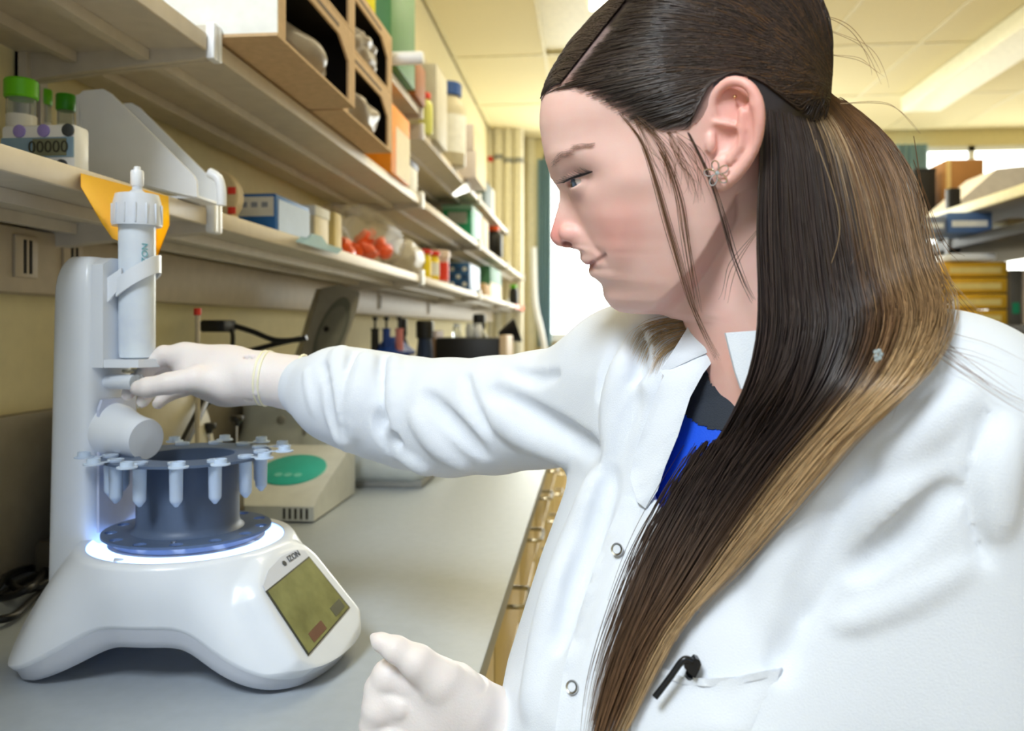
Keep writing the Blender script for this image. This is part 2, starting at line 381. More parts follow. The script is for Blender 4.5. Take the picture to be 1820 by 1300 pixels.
# ================================================================== things on the shelves
def YX(px, X): return PX(px, HY, X).y
def carton(name, label, cat, lo, hi, m, flap=None, lab=None, labm=None, strip=None, lid=None):
    t = thing(name, label, cat, ((lo[0]+hi[0])/2, (lo[1]+hi[1])/2, lo[2]))
    part(t, 'body', MB().rbox(lo, hi, .003), m)
    if lab:                                # printed panel on the face towards the camera (-Y) or the aisle (+X)
        side, a0, a1, z0, z1 = lab; h = hi[2]-lo[2]; z0 = lo[2]+h*z0; z1 = lo[2]+h*z1
        if side == 'y': w = hi[0]-lo[0]; b = MB().box((lo[0]+w*a0, lo[1]-.0006, z0), (lo[0]+w*a1, lo[1]+.0004, z1))
        else: w = hi[1]-lo[1]; b = MB().box((hi[0]-.0004, lo[1]+w*a0, z0), (hi[0]+.0006, lo[1]+w*a1, z1))
        part(t, 'printed_label', b, labm, None)
    if lid: part(t, 'lid', MB().rbox((lo[0]-.002, lo[1]-.002, hi[2]-.018), (hi[0]+.002, hi[1]+.002, hi[2]+.002), .003), lid)
    if strip: part(t, 'tape_strip', MB().box((lo[0]+.2*(hi[0]-lo[0]), lo[1]-.0005, hi[2]-.03), (lo[0]+.4*(hi[0]-lo[0]), hi[1]+.0005, hi[2]+.0006)), strip, None)
    return t
Z1, Z2, Z3 = 1.449, 1.664, 1.857
M_PAPER = mat('paper_label', (236, 236, 232), .7); M_GREENC = mat('green_cap', (104, 200, 20), .35, var=.03); M_PURP = mat('purple_cap', (110, 30, 90), .4)
M_CLEAR = mat('clear_plastic', (235, 240, 242), .12, trans=.9, ior=1.15); M_FROST = mat('frosted_plastic', (226, 232, 240), .3, trans=.35, ior=1.2)
M_BLUEC = mat('blue_carton', (40, 110, 190), .5); M_RED = mat('red_print', (214, 54, 34), .5); M_ORANGE = mat('orange_plastic', (240, 92, 30), .35)
M_CARD = mat('cardboard', (203, 172, 132), .8, var=.08, scale=60); M_CARDG = mat('cardboard_shaded_lid', (170, 156, 140), .8)
M_GRN = mat('green_carton', (20, 140, 96), .5); M_GREY = mat('grey_plastic', (150, 150, 146), .45); M_LGREY = mat('light_grey_plastic', (205, 208, 206), .4)
def cap_tube(px, y, dz, r, h, label, capm, flip=False):
    p = Vector(PY(px, HY, y)); z = Z1+dz
    t = thing('centrifuge_tube', label, 'tube', (p.x, y, z), 'screw cap tubes on the lowest shelf')
    part(t, 'tube_body', MB().lathe([(r*.15, .0), (r*.9, h*.18), (r*.92, h-.012), (r*.8, h-.012), (r*.78, h*.19), (0.001, .004)], (p.x, y, z), seg=20, cap=False), M_CLEAR, 60)
    part(t, 'label_patch', MB().lathe([(r*.93, h*.3), (r*.935, h*.7)], (p.x, y, z), seg=20, cap=False), M_PAPER)
    c = MB()
    for k in range(28):
        pass
    c.lathe([(r*.98, h-.014), (r*1.06, h-.012), (r*1.06, h+.004), (r*.98, h+.006)], (p.x, y, z), seg=28); part(t, 'screw_cap', c, capm, 30)
cap_tube(38, .82, 0, .0155, .105, 'clear tube with large bright green cap, nearest behind the timer', M_GREENC)
cap_tube(78, 1.02, .03, .0095, .125, 'slim tube with green cap standing behind the large green capped tube', M_GREENC)
cap_tube(117, .96, .025, .0105, .105, 'small tube with dark green cap beside the white file holder', mat('dark_green_cap', (60, 160, 20), .35))
cap_tube(18, .98, .03, .0125, .125, 'tube with purple cap at the back behind the green caps', M_PURP)
single('purple_closure', 'loose dark purple tube cap between timer and file holder', 'cap', MB().lathe([(.008, 0), (.0085, .002), (.0085, .012), (.007, .014)], (PY(143, HY, .83).x, .83, Z1), seg=18), M_PURP)
tr = thing('tube_rack', 'low clear rack holding the slim capped tubes behind the timer', 'rack', (-.72, 1.0, Z1))
part(tr, 'rack_plate', MB().rbox((-.71, .90, Z1), (-.60, 1.075, Z1+.022), .003), M_FROST)
# timer
t = thing('digital_timer', 'white and blue digital timer with number display on the lowest shelf edge', 'timer', (-.53, .77, Z1))
tx0, tx1 = -.572, PY(133, HY, .76).x
part(t, 'case', MB().rbox((tx0, .76, Z1), (tx1, .785, Z1+.049), .004), M_WHITE)
part(t, 'blue_band', MB().box((tx0+.001, .7592, Z1+.0165), (tx1-.001, .7605, Z1+.036)), mat('timer_blue', (136, 166, 190), .4), None)
part(t, 'display', MB().box((tx0+.034, .7586, Z1+.018), (tx1-.008, .7595, Z1+.0345)), mat('lcd_green', (128, 132, 110), .25), None)
part(t, 'digits', text_mesh('00000', .0165, ((tx0+tx1)/2+.012, .7585, Z1+.026), (1,0,0), (0,0,1)), mat('lcd_digit', (64, 66, 54), .5), None)
for k, x in enumerate((tx0+.02, tx0+.045, tx0+.07)):
    part(t, 'button', MB().lathe([(.0062, 0), (.0062, .0015), (.005, .002)], (x, .760, Z1+.0425), (0,-1,0), 16), mat('lilac_button', (160, 145, 220), .4) if k < 2 else mat('dark_button', (60, 66, 72), .4))
for x in (tx1-.032, tx1-.013): part(t, 'round_button', MB().lathe([(.0058, 0), (.0058, .0018), (.0045, .0022)], (x, .760, Z1+.0085), (0,-1,0), 16), mat('dark_button', (60, 66, 72), .4))
# white file holder
t = thing('file_holder', 'white sloping plastic file holder on the lowest shelf', 'file holder', (-.55, .95, Z1))
def fh(y): return [PY(a, b, y) for a, b in ((140, 168), (148, 161), (183, 158), (197, 166), (344, 312), (349, 322), (350, 362), (150, 305))]
for y in (.915, .975): part(t, 'side_panel', MB().prism([Vector((p.x, y, max(p.z, Z1+.001))) for p in fh(.915)], (0, .004, 0)), M_WHITE, None)
p0 = fh(.915)
part(t, 'back_panel', MB().box((p0[0].x-.004, .9155, Z1+.001), (p0[0].x, .979, p0[0].z)), M_WHITE, None)
part(t, 'base_panel', MB().box((p0[0].x, .919, Z1+.001), (p0[6].x, .975, Z1+.004)), M_WHITE, None)
part(t, 'front_lip', MB().tube(smooth_path([(p0[5].x+.001, .945, Z1+.035), (p0[5].x+.012, .945, Z1+.028), (p0[5].x+.016, .945, Z1+.012), (p0[5].x+.016, .945, Z1-.004)], 10), .006, 8), M_WHITE, 60)
# yellow paper sheet taped to the shelf lip
yp = [(143, 308), (299, 349), (301, 386), (292, 456), (264, 452), (195, 422), (173, 384), (143, 332)]
mb = MB(); n = 9
top = [(143, 308), (299, 349)]; bot = [(143, 332), (173, 384), (195, 422), (264, 452), (292, 456), (301, 386)]
def ypt(i, j):
    u = i/(n-1); tx, ty = 143+156*u, 308+41*u
    bx, by = np.interp(u, [0, .2, .35, .75, .95, 1], [143, 173, 195, 264, 290, 301]), np.interp(u, [0, .2, .35, .75, .95, 1], [332, 384, 422, 452, 456, 400])
    v = j/(n-1); px, py = tx+(bx-tx)*v*.96, ty+(by-ty)*v
    p = PX(px, py, XS+.0015); out = .022*v*v*(.4+u); q = PX(px, py, XS+.0015+out); return q
mb.grid(ypt, n, n); mb2 = MB().add(mb.v, mb.f).add([Vector(p)+Vector((.0004, 0, 0)) for p in mb.v], [f[::-1] for f in mb.f])
single('paper_note', 'yellow paper note hanging from the lowest shelf behind the syringe', 'note', mb2, mat('yellow_paper', (255, 196, 0), .7, var=.02), 60)
# tape roll in a box, blue tip box and small boxes
t = thing('tape_dispenser', 'round beige tape dispenser with brown window and red tabs', 'tape dispenser', PY(378, 340, 1.13)*1)
cy = 1.13; cc = PY(376, 350, cy); ORIG[t.name] = Vector(t.location)
part(t, 'disc', MB().lathe([(.036, 0), (.038, .002), (.038, .022), (.036, .024)], (cc.x, cy, Z1+.038), (0, 1, 0), 32), mat('beige_card', (206, 186, 142), .7))
part(t, 'window', MB().rbox((cc.x-.018, cy-.001, Z1+.036), (cc.x+.008, cy+.001, Z1+.058), .001), mat('brown_window', (136, 84, 52), .5))
for z in (.012, .04): part(t, 'tab', MB().rbox((cc.x+.024, cy-.002, Z1+z), (cc.x+.036, cy, Z1+z+.01), .001), M_RED)
part(t, 'foot', MB().rbox((cc.x-.03, cy, Z1), (cc.x+.03, cy+.024, Z1+.012), .002), mat('beige_card', (206, 186, 142), .7))
def at(px, X, w): return X-w, YX(px, X)
y = YX(488, -.50)
tb = carton('tip_box', 'blue and white pipette tip box on the lowest shelf', 'box', (-.565, y, Z1), (-.498, y+.16, Z1+.066), M_BLUEC, lab=('y', .05, .95, .45, .92), labm=M_PAPER)
part(tb, 'side_label', MB().box((-.4985, y+.01, Z1+.002), (-.497, y+.158, Z1+.058)), mat('pale_blue_print', (140, 160, 185), .5), None)
for q_ in range(3): part(tb, 'print_line', MB().box((-.555+.017*q_, y-.0012, Z1+.044), (-.545+.017*q_, y-.0005, Z1+.052)), mat('print_grey', (150, 158, 176), .6), None)
y = YX(560, -.50)
carton('small_carton', 'small cream carton with white lid between tip box and clear bag', 'box', (-.57, y, Z1), (-.50, y+.08, Z1+.075), mat('cream_carton', (226, 214, 180), .6), lid=M_PAPER)
y = YX(586, -.52)
carton('small_carton', 'narrow yellowish carton just before the clear bag', 'box', (-.60, y, Z1), (-.51, y+.05, Z1+.085), mat('straw_carton', (222, 204, 140), .6), lab=('y', .2, .8, .3, .8), labm=M_PAPER)
mb = MB().grid(lambda i, j: PX(535+75*i/8-10*(j/5), 421+22*i/8+ (-11 if 1 < i < 5 else 0)*(1-j/5)+9*j/5, XS+.004+.018*j/5+.003*math.sin(i)), 9, 6)
single('paper_slip', 'blue grey paper slip lying over the shelf edge before the clear bag', 'paper', MB().add(mb.v, mb.f).add([Vector(p)+Vector((0,0,.0006)) for p in mb.v], [f[::-1] for f in mb.f]), mat('blue_slip', (126, 158, 168), .7), 60)
def bag(name, label, c, size, seed, m, squash=.35):
    bm = bmesh.new(); bmesh.ops.create_icosphere(bm, subdivisions=4, radius=1); r = np.random.default_rng(seed); K = r.normal(size=(9, 3))*2.6; ph = r.uniform(0, 6.28, 9)
    for v in bm.verts:
        n = np.array(v.co); a = sum(abs(math.sin(K[i]@n+ph[i])) for i in range(9))/9
        s = .72+squash*a; q = n*s; q = np.sign(q)*np.abs(q)**.85
        v.co = Vector((c[0]+q[0]*size[0], c[1]+q[1]*size[1], c[2]+size[2]+max(q[2], -.93)*size[2]))
    bm.verts.index_update(); mb = MB().add([v.co for v in bm.verts], [[v.index for v in f.verts] for f in bm.faces]); bm.free()
    return single(name, label, 'bag', mb, m, 25)
M_BAG = mat('polythene', (238, 232, 222), .14, trans=.95, ior=1.05, alpha=.42)
M_BAGW = mat('white_polythene', (214, 208, 196), .3, trans=.4, ior=1.1)
y0 = YX(600, -.52); y1 = YX(700, -.52)
bag('plastic_bag', 'clear plastic bag of orange tube caps on the lowest shelf', (-.54, (y0+y1)/2, Z1), (.08, (y1-y0)/2*1.1, .068), 3, M_BAG)
k = 0
for i in range(14):
    yy = y0+.05+(y1-y0-.12)*random.random()*.75; xx = -.545+.055*random.random(); zz = Z1+.012+.055*random.random()*(1-abs(i-7)/14)
    ax = Vector((random.uniform(-1, 1), random.uniform(-1, 1), random.uniform(-.3, 1)))
    single('orange_closure', 'orange screw cap loose inside the clear plastic bag', 'cap', MB().lathe([(.017, 0), (.0185, .002), (.0185, .018), (.0155, .020)], (xx, yy, zz), ax, 14), M_ORANGE, 40, 'orange caps in the clear bag')
bag('plastic_bag', 'crumpled whitish plastic bag beside the yellow bottles', (-.53, YX(716, -.53), Z1), (.05, .13, .05), 5, M_BAGW, .5)
def bottle(name, label, x, y, z, r, h, m, capm, band=None, neck=.55):
    t = thing(name, label, 'bottle', (x, y, z))
    part(t, 'body', MB().lathe([(r*.9, 0), (r, .006), (r, h*.66), (r*.9, h*.75), (r*neck, h*.82), (r*neck, h*.86)], (x, y, z), seg=24), m, 50)
    part(t, 'cap', MB().lathe([(r*neck*1.1, h*.84), (r*neck*1.25, h*.85), (r*neck*1.25, h*.98), (r*neck*1.1, h)], (x, y, z), seg=20), capm, 40)
    if band: part(t, 'wrap_label', MB().lathe([(r*1.01, h*.15), (r*1.012, h*.6)], (x, y, z), seg=24, cap=False), band)
    return t
M_YEL = mat('yellow_label', (244, 216, 40), .5)
bottle('reagent_bottle', 'small bottle with red cap and yellow label, nearer of the pair', -.495, YX(753, -.495), Z1, .022, .085, M_YEL, M_RED, M_YEL, .9)
bottle('reagent_bottle', 'small yellow bottle with red cap just behind its twin', -.487, YX(768, -.487), Z1, .022, .088, M_YEL, M_RED, M_PAPER, .9)
jy = YX(788, -.49)
t = thing('reagent_jar', 'wide pink lidded jar with bright red label beside the blue rack', 'jar', (-.51, jy, Z1))
part(t, 'body', MB().lathe([(.036, 0), (.038, .004), (.038, .085)], (-.51, jy, Z1), seg=28), mat('pink_jar', (214, 178, 168), .4), 50)
part(t, 'lid', MB().lathe([(.041, .084), (.042, .088), (.042, .108), (.039, .11)], (-.51, jy, Z1), seg=28), mat('pale_lid', (226, 204, 192), .4))
part(t, 'wrap_label', MB().lathe([(.0385, .01), (.0386, .07)], (-.51, jy, Z1), seg=28, cap=False), M_RED)
ry = YX(828, -.49)
t = thing('tube_rack', 'dark blue tube rack with round holes near the end of the lowest shelf', 'rack', (-.52, ry, Z1))
part(t, 'body', MB().rbox((-.565, ry, Z1), (-.475, ry+.3, Z1+.11), .004), mat('navy_rack', (32, 82, 132), .4))
for i in range(3):
    for j in range(3): part(t, 'hole', MB().lathe([(.0085, 0), (.0085, .002), (.005, .003)], (-.545+.025*i, ry, Z1+.025+.03*j), (0, -1, 0), 14), M_LGREY if (i+j) % 2 == 0 else mat('navy_hole', (16, 46, 84), .5))
gy_ = YX(868, -.5)
carton('long_carton', 'dull green and white carton beyond the blue rack', 'box', (-.62, gy_, Z1), (-.49, gy_+.5, Z1+.16), mat('dull_green_carton', (70, 130, 100), .6), lab=('x', 0, 1, .0, .5), labm=mat('cream_carton', (226, 214, 180), .6))
carton('low_carton', 'low tan carton in front of the dull green carton', 'box', (-.56, gy_-.25, Z1), (-.485, gy_-.02, Z1+.06), M_CARD)
bottle('spray_bottle', 'little dark bottle with lime cap at the far shelf end', -.49, YX(913, -.49), Z1, .03, .13, M_BLACK, M_GREENC, None, .6)
single('tape_flag', 'orange tape strip wrapped round the far end of the lowest shelf lip', 'tape', MB().rbox((XS-.002, 5.2, 1.424), (XS+.003, 5.84, 1.452), .001), M_ORANGE)
# four open cardboard boxes overhanging the middle shelf
M_PRINT = mat('grey_print', (110, 92, 76), .8)
def open_box(y0, y1, z0, z1, label, seed, x1=-.415):
    x0 = -.70
    t = thing('cardboard_box', label, 'box', ((x0+x1)/2, (y0+y1)/2, z0), 'open cardboard boxes on the middle shelf')
    th = .004; a, b = y0+.03, y1-.035; h = z1-z0
    part(t, 'bottom_panel', MB().box((x0, y0, z0), (x1, y1, z0+th)), M_CARD, None)
    part(t, 'top_panel', MB().box((x0, y0, z1-th), (x1, y1, z1)), M_CARD, None)
    part(t, 'back_panel', MB().box((x0, y0, z0+th), (x0+th, y1, z1-th)), M_CARD, None)
    part(t, 'near_end_panel', MB().box((x0+th, y0, z0+th), (x1, y0+th, z1-th)), M_PAPER if y0 < 1.2 else M_CARD, None)
    part(t, 'far_end_panel', MB().box((x0+th, y1-th, z0+th), (x1, y1, z1-th)), M_CARD, None)
    q = lambda y, z: Vector((x1-th, y, z))
    fr = MB().prism([q(y0+th, z0+th), q(a, z0+th), q(a, z0+.62*h), q(a+.04, z0+.78*h), q(b-.05, z0+.78*h), q(b, z0+.55*h), q(b, z0+th), q(y1-th, z0+th), q(y1-th, z1-th), q(y0+th, z1-th)], (th, 0, 0))
    part(t, 'front_panel', fr, M_CARD, None)
    part(t, 'cavity_shade', MB().box((x0+th, y0+th, z0+th), (x0+th+.002, y1-th, z1-th)).box((x0+.02, y0+th, z1-th-.002), (x1-.02, y1-th, z1-th)).box((x0+.02, y1-th-.002, z0+th), (x1-.012, y1-th, z1-th)), M_DARK, None)  # dark sheets paint the shade inside the box, cardboard has no lining
    part(t, 'print_line', MB().box((x1, y0+.07, z0+.85*h), (x1+.0004, y1-.09, z0+.90*h)), M_PRINT, None)
    bag('plastic_bag', 'crumpled clear bag of plasticware inside '+label.split(',')[0].replace('open cardboard box', 'the open box'), ((x0+x1)/2+.07, (y0+y1)/2+.02, z0+th), (.07, (y1-y0)*.3, h*.3), seed, mat('bag_of_plasticware', (196, 186, 176), .2, trans=.3, ior=1.1), .6)
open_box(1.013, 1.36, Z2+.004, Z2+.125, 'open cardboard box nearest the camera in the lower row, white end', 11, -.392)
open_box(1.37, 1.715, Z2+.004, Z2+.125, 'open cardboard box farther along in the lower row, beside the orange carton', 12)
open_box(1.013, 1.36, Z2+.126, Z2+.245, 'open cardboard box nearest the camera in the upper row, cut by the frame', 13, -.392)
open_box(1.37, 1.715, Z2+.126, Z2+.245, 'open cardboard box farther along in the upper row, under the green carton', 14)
wt = MB().lathe([(.012, 0), (.014, .004), (.014, .17), (.012, .175)], (-.535, 1.77, 1.30+.585), (1, 0.02, 0.0), 20)
single('roll_tube', 'white cardboard tube sticking out past the open boxes', 'tube', wt, M_WHITE)
carton('green_carton', 'green carton with yellow flap high on the short top shelf', 'box', (-.62, 1.86, 1.915), (-.452, 2.12, 2.25), mat('leaf_green_carton', (60, 120, 50), .5), lab=('y', .0, .78, .0, 1), labm=mat('yellow_panel', (250, 226, 10), .5))
single('blue_sleeve', 'blue sleeve beside the yellow flap at the upper frame edge', 'box', MB().rbox((-.64, 1.70, 1.915), (-.56, 1.84, 2.2), .004), mat('royal_blue_card', (30, 70, 150), .5))
c = carton('orange_carton', 'tall orange carton with pale label on the middle shelf', 'box', (-.60, 1.90, Z2), (-.462, 2.10, Z2+.165), mat('orange_carton', (244, 150, 10), .5), lab=('x', .25, 1, .02, .72), labm=mat('cream_carton', (226, 214, 180), .6))
carton('white_carton', 'white carton with dark top band behind the orange carton', 'box', (-.60, 2.16, Z2), (-.475, 2.26, Z2+.085), M_PAPER, lid=mat('navy_lid', (40, 44, 80), .5))
carton('brown_carton', 'brown and orange carton at the end of the short top shelf', 'box', (-.60, 2.14, 1.911), (-.455, 2.27, 2.012), mat('brown_carton', (150, 88, 36), .6), lab=('y', 0, .4, .1, .9), labm=M_ORANGE)
yy = YX(838, -.48)
carton('green_carton', 'teal green carton with grey label on the middle shelf', 'box', (-.60, yy, Z2), (-.48, yy+.3, Z2+.135), M_GRN, lab=('y', .2, .85, .45, .8), labm=mat('grey_label', (170, 180, 176), .6), lid=mat('pale_green_lid', (130, 180, 160), .5))
carton('tan_carton', 'tan carton just behind the teal green carton', 'box', (-.60, yy+.33, Z2), (-.485, yy+.6, Z2+.14), mat('tan_carton', (214, 190, 140), .6))
bottle('dark_flask', 'dark flask with orange cap toward the far end of the middle shelf', -.50, YX(876, -.50), Z2, .05, .16, M_BLACK, M_ORANGE)
carton('dark_carton', 'dark carton deep on the middle shelf beside the dark flask', 'box', (-.66, 4.45, Z2), (-.5, 4.62, Z2+.14), mat('dark_brown_carton', (64, 52, 40), .6))
def bigbottle():
    y = 2.85
    bottle('blue_capped_bottle', 'large pale bottle with dark blue cap on the top shelf', PY(797, HY, y).x, y, Z3, .06, .29, mat('cloudy_plastic', (224, 214, 186), .35, trans=.2, ior=1.2), mat('dark_blue_cap', (36, 78, 150), .4), M_PAPER, .62)
bigbottle()
y = 3.05
x1 = PY(836, HY, y).x
carton('white_carton', 'lower white carton of the two stacked on the top shelf', 'box', (x1-.075, y, Z3), (x1+.02, y+.3, Z3+.10), mat('lilac_white_card', (222, 212, 212), .6), lab=('x', 0, 1, 0, 1), labm=mat('straw_side', (216, 200, 150), .6))
carton('white_carton', 'upper white carton of the two stacked on the top shelf', 'box', (x1-.08, y, Z3+.102), (x1+.012, y+.3, Z3+.20), mat('lilac_white_card', (222, 212, 212), .6), lab=('x', 0, 1, 0, 1), labm=mat('straw_side', (216, 200, 150), .6))
carton('grey_carton', 'pale grey carton on the top shelf before the blue capped bottle', 'box', (-.62, 2.42, Z3), (PY(776, HY, 2.42).x, 2.6, Z3+.225), mat('pale_grey_card', (196, 190, 172), .6))
bottle('squeeze_bottle', 'slim yellowish bottle with red cap by the stacked white cartons', PY(757, HY, 2.36).x, 2.36, Z3, .02, .12, mat('lime_bottle', (214, 216, 120), .4), M_RED)
carton('dark_green_carton', 'dark green carton with white edge on the far top shelf', 'box', (-.60, 4.6-.9, Z3), (-.475, 4.1, Z3+.12), mat('dark_green_card', (60, 84, 68), .6), lab=('x', .7, 1, 0, 1), labm=M_PAPER)
single('shelf_clip', 'white angled clip card hanging on the top shelf lip', 'card', MB().prism([PX(a, b, XS+.006) for a, b in ((803, 345), (835, 318), (838, 322), (833, 340), (808, 350))], (.002, 0, 0)), M_WHITE, None)
def scale_about_cam(objs):  # enlarges locations and meshes about the camera position
    done = set()
    for o in objs:
        if o.parent is None:
            o.location = (o.location.x*CAM_SCALE, o.location.y*CAM_SCALE, (o.location.z-1.30)*CAM_SCALE+1.30)
        else: o.location = o.location*CAM_SCALE
        ORIG[o.name] = Vector(o.location)
        if o.data is not None and o.data.name not in done:
            done.add(o.data.name); o.data.transform(Matrix.Scale(CAM_SCALE, 4))
scale_about_cam([o for o in bpy.data.objects if o not in BEFORE])
XW = XWM
# pipes and rolls at the far wall
for k, (px, y0, y1, r) in enumerate(((868, 222, 420, 8), (886, 218, 430, 8.5), (904, 224, 470, 8), (922, 224, 520, 8.5))):
    d = 7.75; p0 = P(px, y0, d); p1 = P(px, y1, d); rr = r*d/F; xx = p0.x
    mb = MB().lathe([(rr*.9, ZB), (rr, ZB+.02), (rr, p0.z-.02), (rr*.9, p0.z)], (xx, p0.y, 0), seg=16)
    t = thing('rolled_chart', 'tall pale paper roll standing by the far wall, %s from the window' % ['farthest', 'third', 'second', 'nearest'][k], 'paper roll', (xx, p0.y, ZB), 'paper rolls by the far wall')
    part(t, 'roll', mb, mat('roll_paper', (232, 226, 206), .7), 50)
    part(t, 'band', MB().lathe([(rr*1.02, p0.z-.35), (rr*1.02, p0.z-.30)], (xx, p0.y, 0), seg=16, cap=False), M_RED if k in (0,) else M_GREY)
fp = PY(944, 400, YF-.06)
struct('trim_1', MB().rbox((fp.x-.035, YF-.05, .9), (fp.x+.035, YF, ZC), .006), mat('cream_trim', (240, 232, 200), .5))
# teal blinds at the window edges
def blind(x0, x1, z0, z1, label):
    n = 14; mb = MB().grid(lambda i, j: Vector((x0+(x1-x0)*i/n, YF-.10+.02*math.cos(i*2.2), z0+(z1-z0)*j/3)), n+1, 4)
    single('window_blind', label, 'blind', MB().add(mb.v, mb.f).add([Vector(p)+Vector((0, -.004, 0)) for p in mb.v], [f[::-1] for f in mb.f]), M_TEAL, 60)
blind(PY(956, HY, YF).x, PY(981, HY, YF).x, 1.12, 2.93, 'narrow teal blind at the window edge beside her profile')
blind(PY(1585, HY, YF).x, PY(1642, HY, YF).x, 1.12, 3.0, 'teal blind seen behind the hair over the black box')
cb = smooth_path([PY(a, b, YF-.16) for a, b in ((948, 440), (949, 500), (952, 545), (962, 590), (968, 628), (962, 660))], 20)
single('hanging_cable', 'white cord hanging beside the narrow teal blind', 'cord', MB().tube(cb, .03, 8), M_WHITE, 60)
# ================================================================== the white fraction collector
M_DEV = mat('collector_white', (226, 231, 239), .3, var=.01, coat=.15)
M_DEVG = mat('collector_pale_grey', (206, 210, 220), .4, var=.02)
M_SLATE = mat('slate_plastic', (84, 100, 126), .45, var=.04)
M_GLOW = mat('led_ring', (225, 236, 255), .4, emit=(150, 192, 255), estr=2.0)
DC = Vector((-.40, 1.03))                       # carousel axis in camera-aligned ground coordinates (right, forward)
AZ = math.radians(78)
DA = Vector((math.sin(AZ), -math.cos(AZ))); DN = Vector((-DA.y*-1 if False else -math.cos(AZ), -math.sin(AZ)))   # front axis, camera-side axis
def D(al, pe, z): q = DC+DA*al+DN*pe; return C(q.x, q.y, ZB+z)
def Dv(al, pe, z=0): return RGT*(DA.x*al+DN.x*pe)+FWD*(DA.y*al+DN.y*pe)+UP*z
fc = thing('fraction_collector', 'white fraction collector with tall column, glowing ring and slanted screen', 'lab instrument', D(0, 0, 0))
ZT = .140; RT = .128
def lobes(ph):
    w = lambda a: (a+PI) % (2*PI)-PI
    leg = max(math.exp(-(abs(w(ph-math.radians(143)))/math.radians(24))**2.4), math.exp(-(abs(w(ph+math.radians(143)))/math.radians(24))**2.4))
    fr = math.exp(-(abs(w(ph-math.radians(6)))/math.radians(40))**4)
    bk = math.exp(-(abs(w(ph-PI))/math.radians(26))**4)
    return leg, fr, bk
NPH = 160
def rim(ph):
    leg, fr, bk = lobes(ph)
    rb = .126+.066*leg+.084*fr+.03*bk; g = min(1, max(leg, fr, .8*bk))
    zb = .045*(1-g**.75); sk = .030*(1-.35*g); return rb, zb, sk, g
prof_t = np.linspace(0, 1, 16)
def shell(i, j):
    ph = 2*PI*i/NPH; rb, zb, sk, g = rim(ph); zc = zb+sk
    if j == 0: r, z = RT-.014, ZT+.001
    elif j == 1: r, z = RT-.004, ZT+.002
    elif j == 2: r, z = RT, ZT-.003
    elif j <= 17:
        u = (j-2)/15
        c1 = (RT+(rb-RT)*.42+.006*(1-g), ZT-(ZT-zc)*(.30+.12*(1-g))); c2 = (rb-.010*g+.004, zc+.026*(1-.4*g))
        p = [(RT, ZT-.003), c1, c2, (rb, zc)]
        b = [(1-u)**3, 3*u*(1-u)**2, 3*u*u*(1-u), u**3]; r = sum(b[k]*p[k][0] for k in range(4)); z = sum(b[k]*p[k][1] for k in range(4))
    elif j == 18: r, z = rb-.0035, zc-.004
    elif j == 19: r, z = rb-.008, zb+.012
    elif j == 20: r, z = rb-.013, zb+.003
    elif j == 21: r, z = rb-.020, zb+.0005
    else: r, z = max(.03, rb-.05-.03*g), zb+.02+.012
    return D(r*math.cos(ph), r*math.sin(ph), z)
# screen on the sloping front: plane through the front slope
pn = (Dv(.80, .10)+UP*.60).normalized(); pp = D(.172, .012, .082)
def onp(px, py): r = ray(px, py); return CAM+r*((pp-CAM).dot(pn)/r.dot(pn))
rim_ = [(468, 1056), (465, 1040), (478, 1012), (500, 990), (526, 978), (545, 978), (560, 990), (636, 1083), (637, 1108), (598, 1166), (562, 1180), (532, 1168)]
pc_ = onp(547, 1080); px_ = (onp(560, 1080)-pc_).normalized(); py_ = pn.cross(px_); rp = [((onp(a, b)-pc_).dot(px_), (onp(a, b)-pc_).dot(py_)) for a, b in rim_]
def rdist(x, y):
    d = 1e9; ins = False; n = len(rp)
    for i in range(n):
        (ax_, ay_), (bx_, by_) = rp[i], rp[(i+1) % n]; ex, ey = bx_-ax_, by_-ay_; t = min(1, max(0, ((x-ax_)*ex+(y-ay_)*ey)/(ex*ex+ey*ey))); d = min(d, math.hypot(x-ax_-t*ex, y-ay_-t*ey))
        if (ay_ > y) != (by_ > y) and x < ax_+(y-ay_)/(by_-ay_)*ex: ins = not ins
    return -d if ins else d
def flush(p):                                    # the moulded shell is flat where it carries the screen
    v = p-pc_; h = v.dot(pn)
    if abs(h) > .05: return p
    e = rdist(v.dot(px_), v.dot(py_)); w_ = min(1, max(0, 1-(e-.001)/.022)); w_ = w_*w_*(3-2*w_); return p-pn*(h*w_)
NPH = 300; JP = 40
def fine(i, j):
    if j < 3: return flush(shell(i, j))
    return flush(shell(i, 2+15*(j-2)/JP)) if j < JP+2 else (flush(shell(i, 17)) if j == JP+2 else shell(i, 18))
up = MB().grid(fine, NPH, JP+4, True); part(fc, 'base_shell', up, M_DEV, 60)
lo = MB().grid(lambda i, j: shell(i, j+18), NPH, 5, True); part(fc, 'base_skirt', lo, M_DEVG, 60)
part(fc, 'base_plate', MB().lathe([(.001, ZT-.014), (.124, ZT-.014), (.124, ZT-.010), (.001, ZT-.010)], D(0, 0, 0), UP, 64, False), M_DEVG, 30)
ax = UP
o0 = D(0, 0, 0)
part(fc, 'glow_ring', MB().lathe([(RT-.0145, ZT+.0005), (RT-.018, ZT-.006), (RT-.034, ZT-.007), (RT-.037, ZT+.001)], o0, ax, 96, False), M_GLOW, 60)
part(fc, 'ring_tray', MB().lathe([(RT-.037, ZT+.001), (RT-.040, ZT+.002), (.03, ZT+.002), (.001, ZT+.002)], o0, ax, 96, False), M_DEV, 60)
part(fc, 'turntable', MB().lathe([(.084, ZT+.002), (.086, ZT+.003), (.084, ZT+.009), (.078, ZT+.011), (.001, ZT+.011)], o0, ax, 72, False), mat('turntable_glow', (190, 205, 240), .3, trans=.3, ior=1.2), 50)
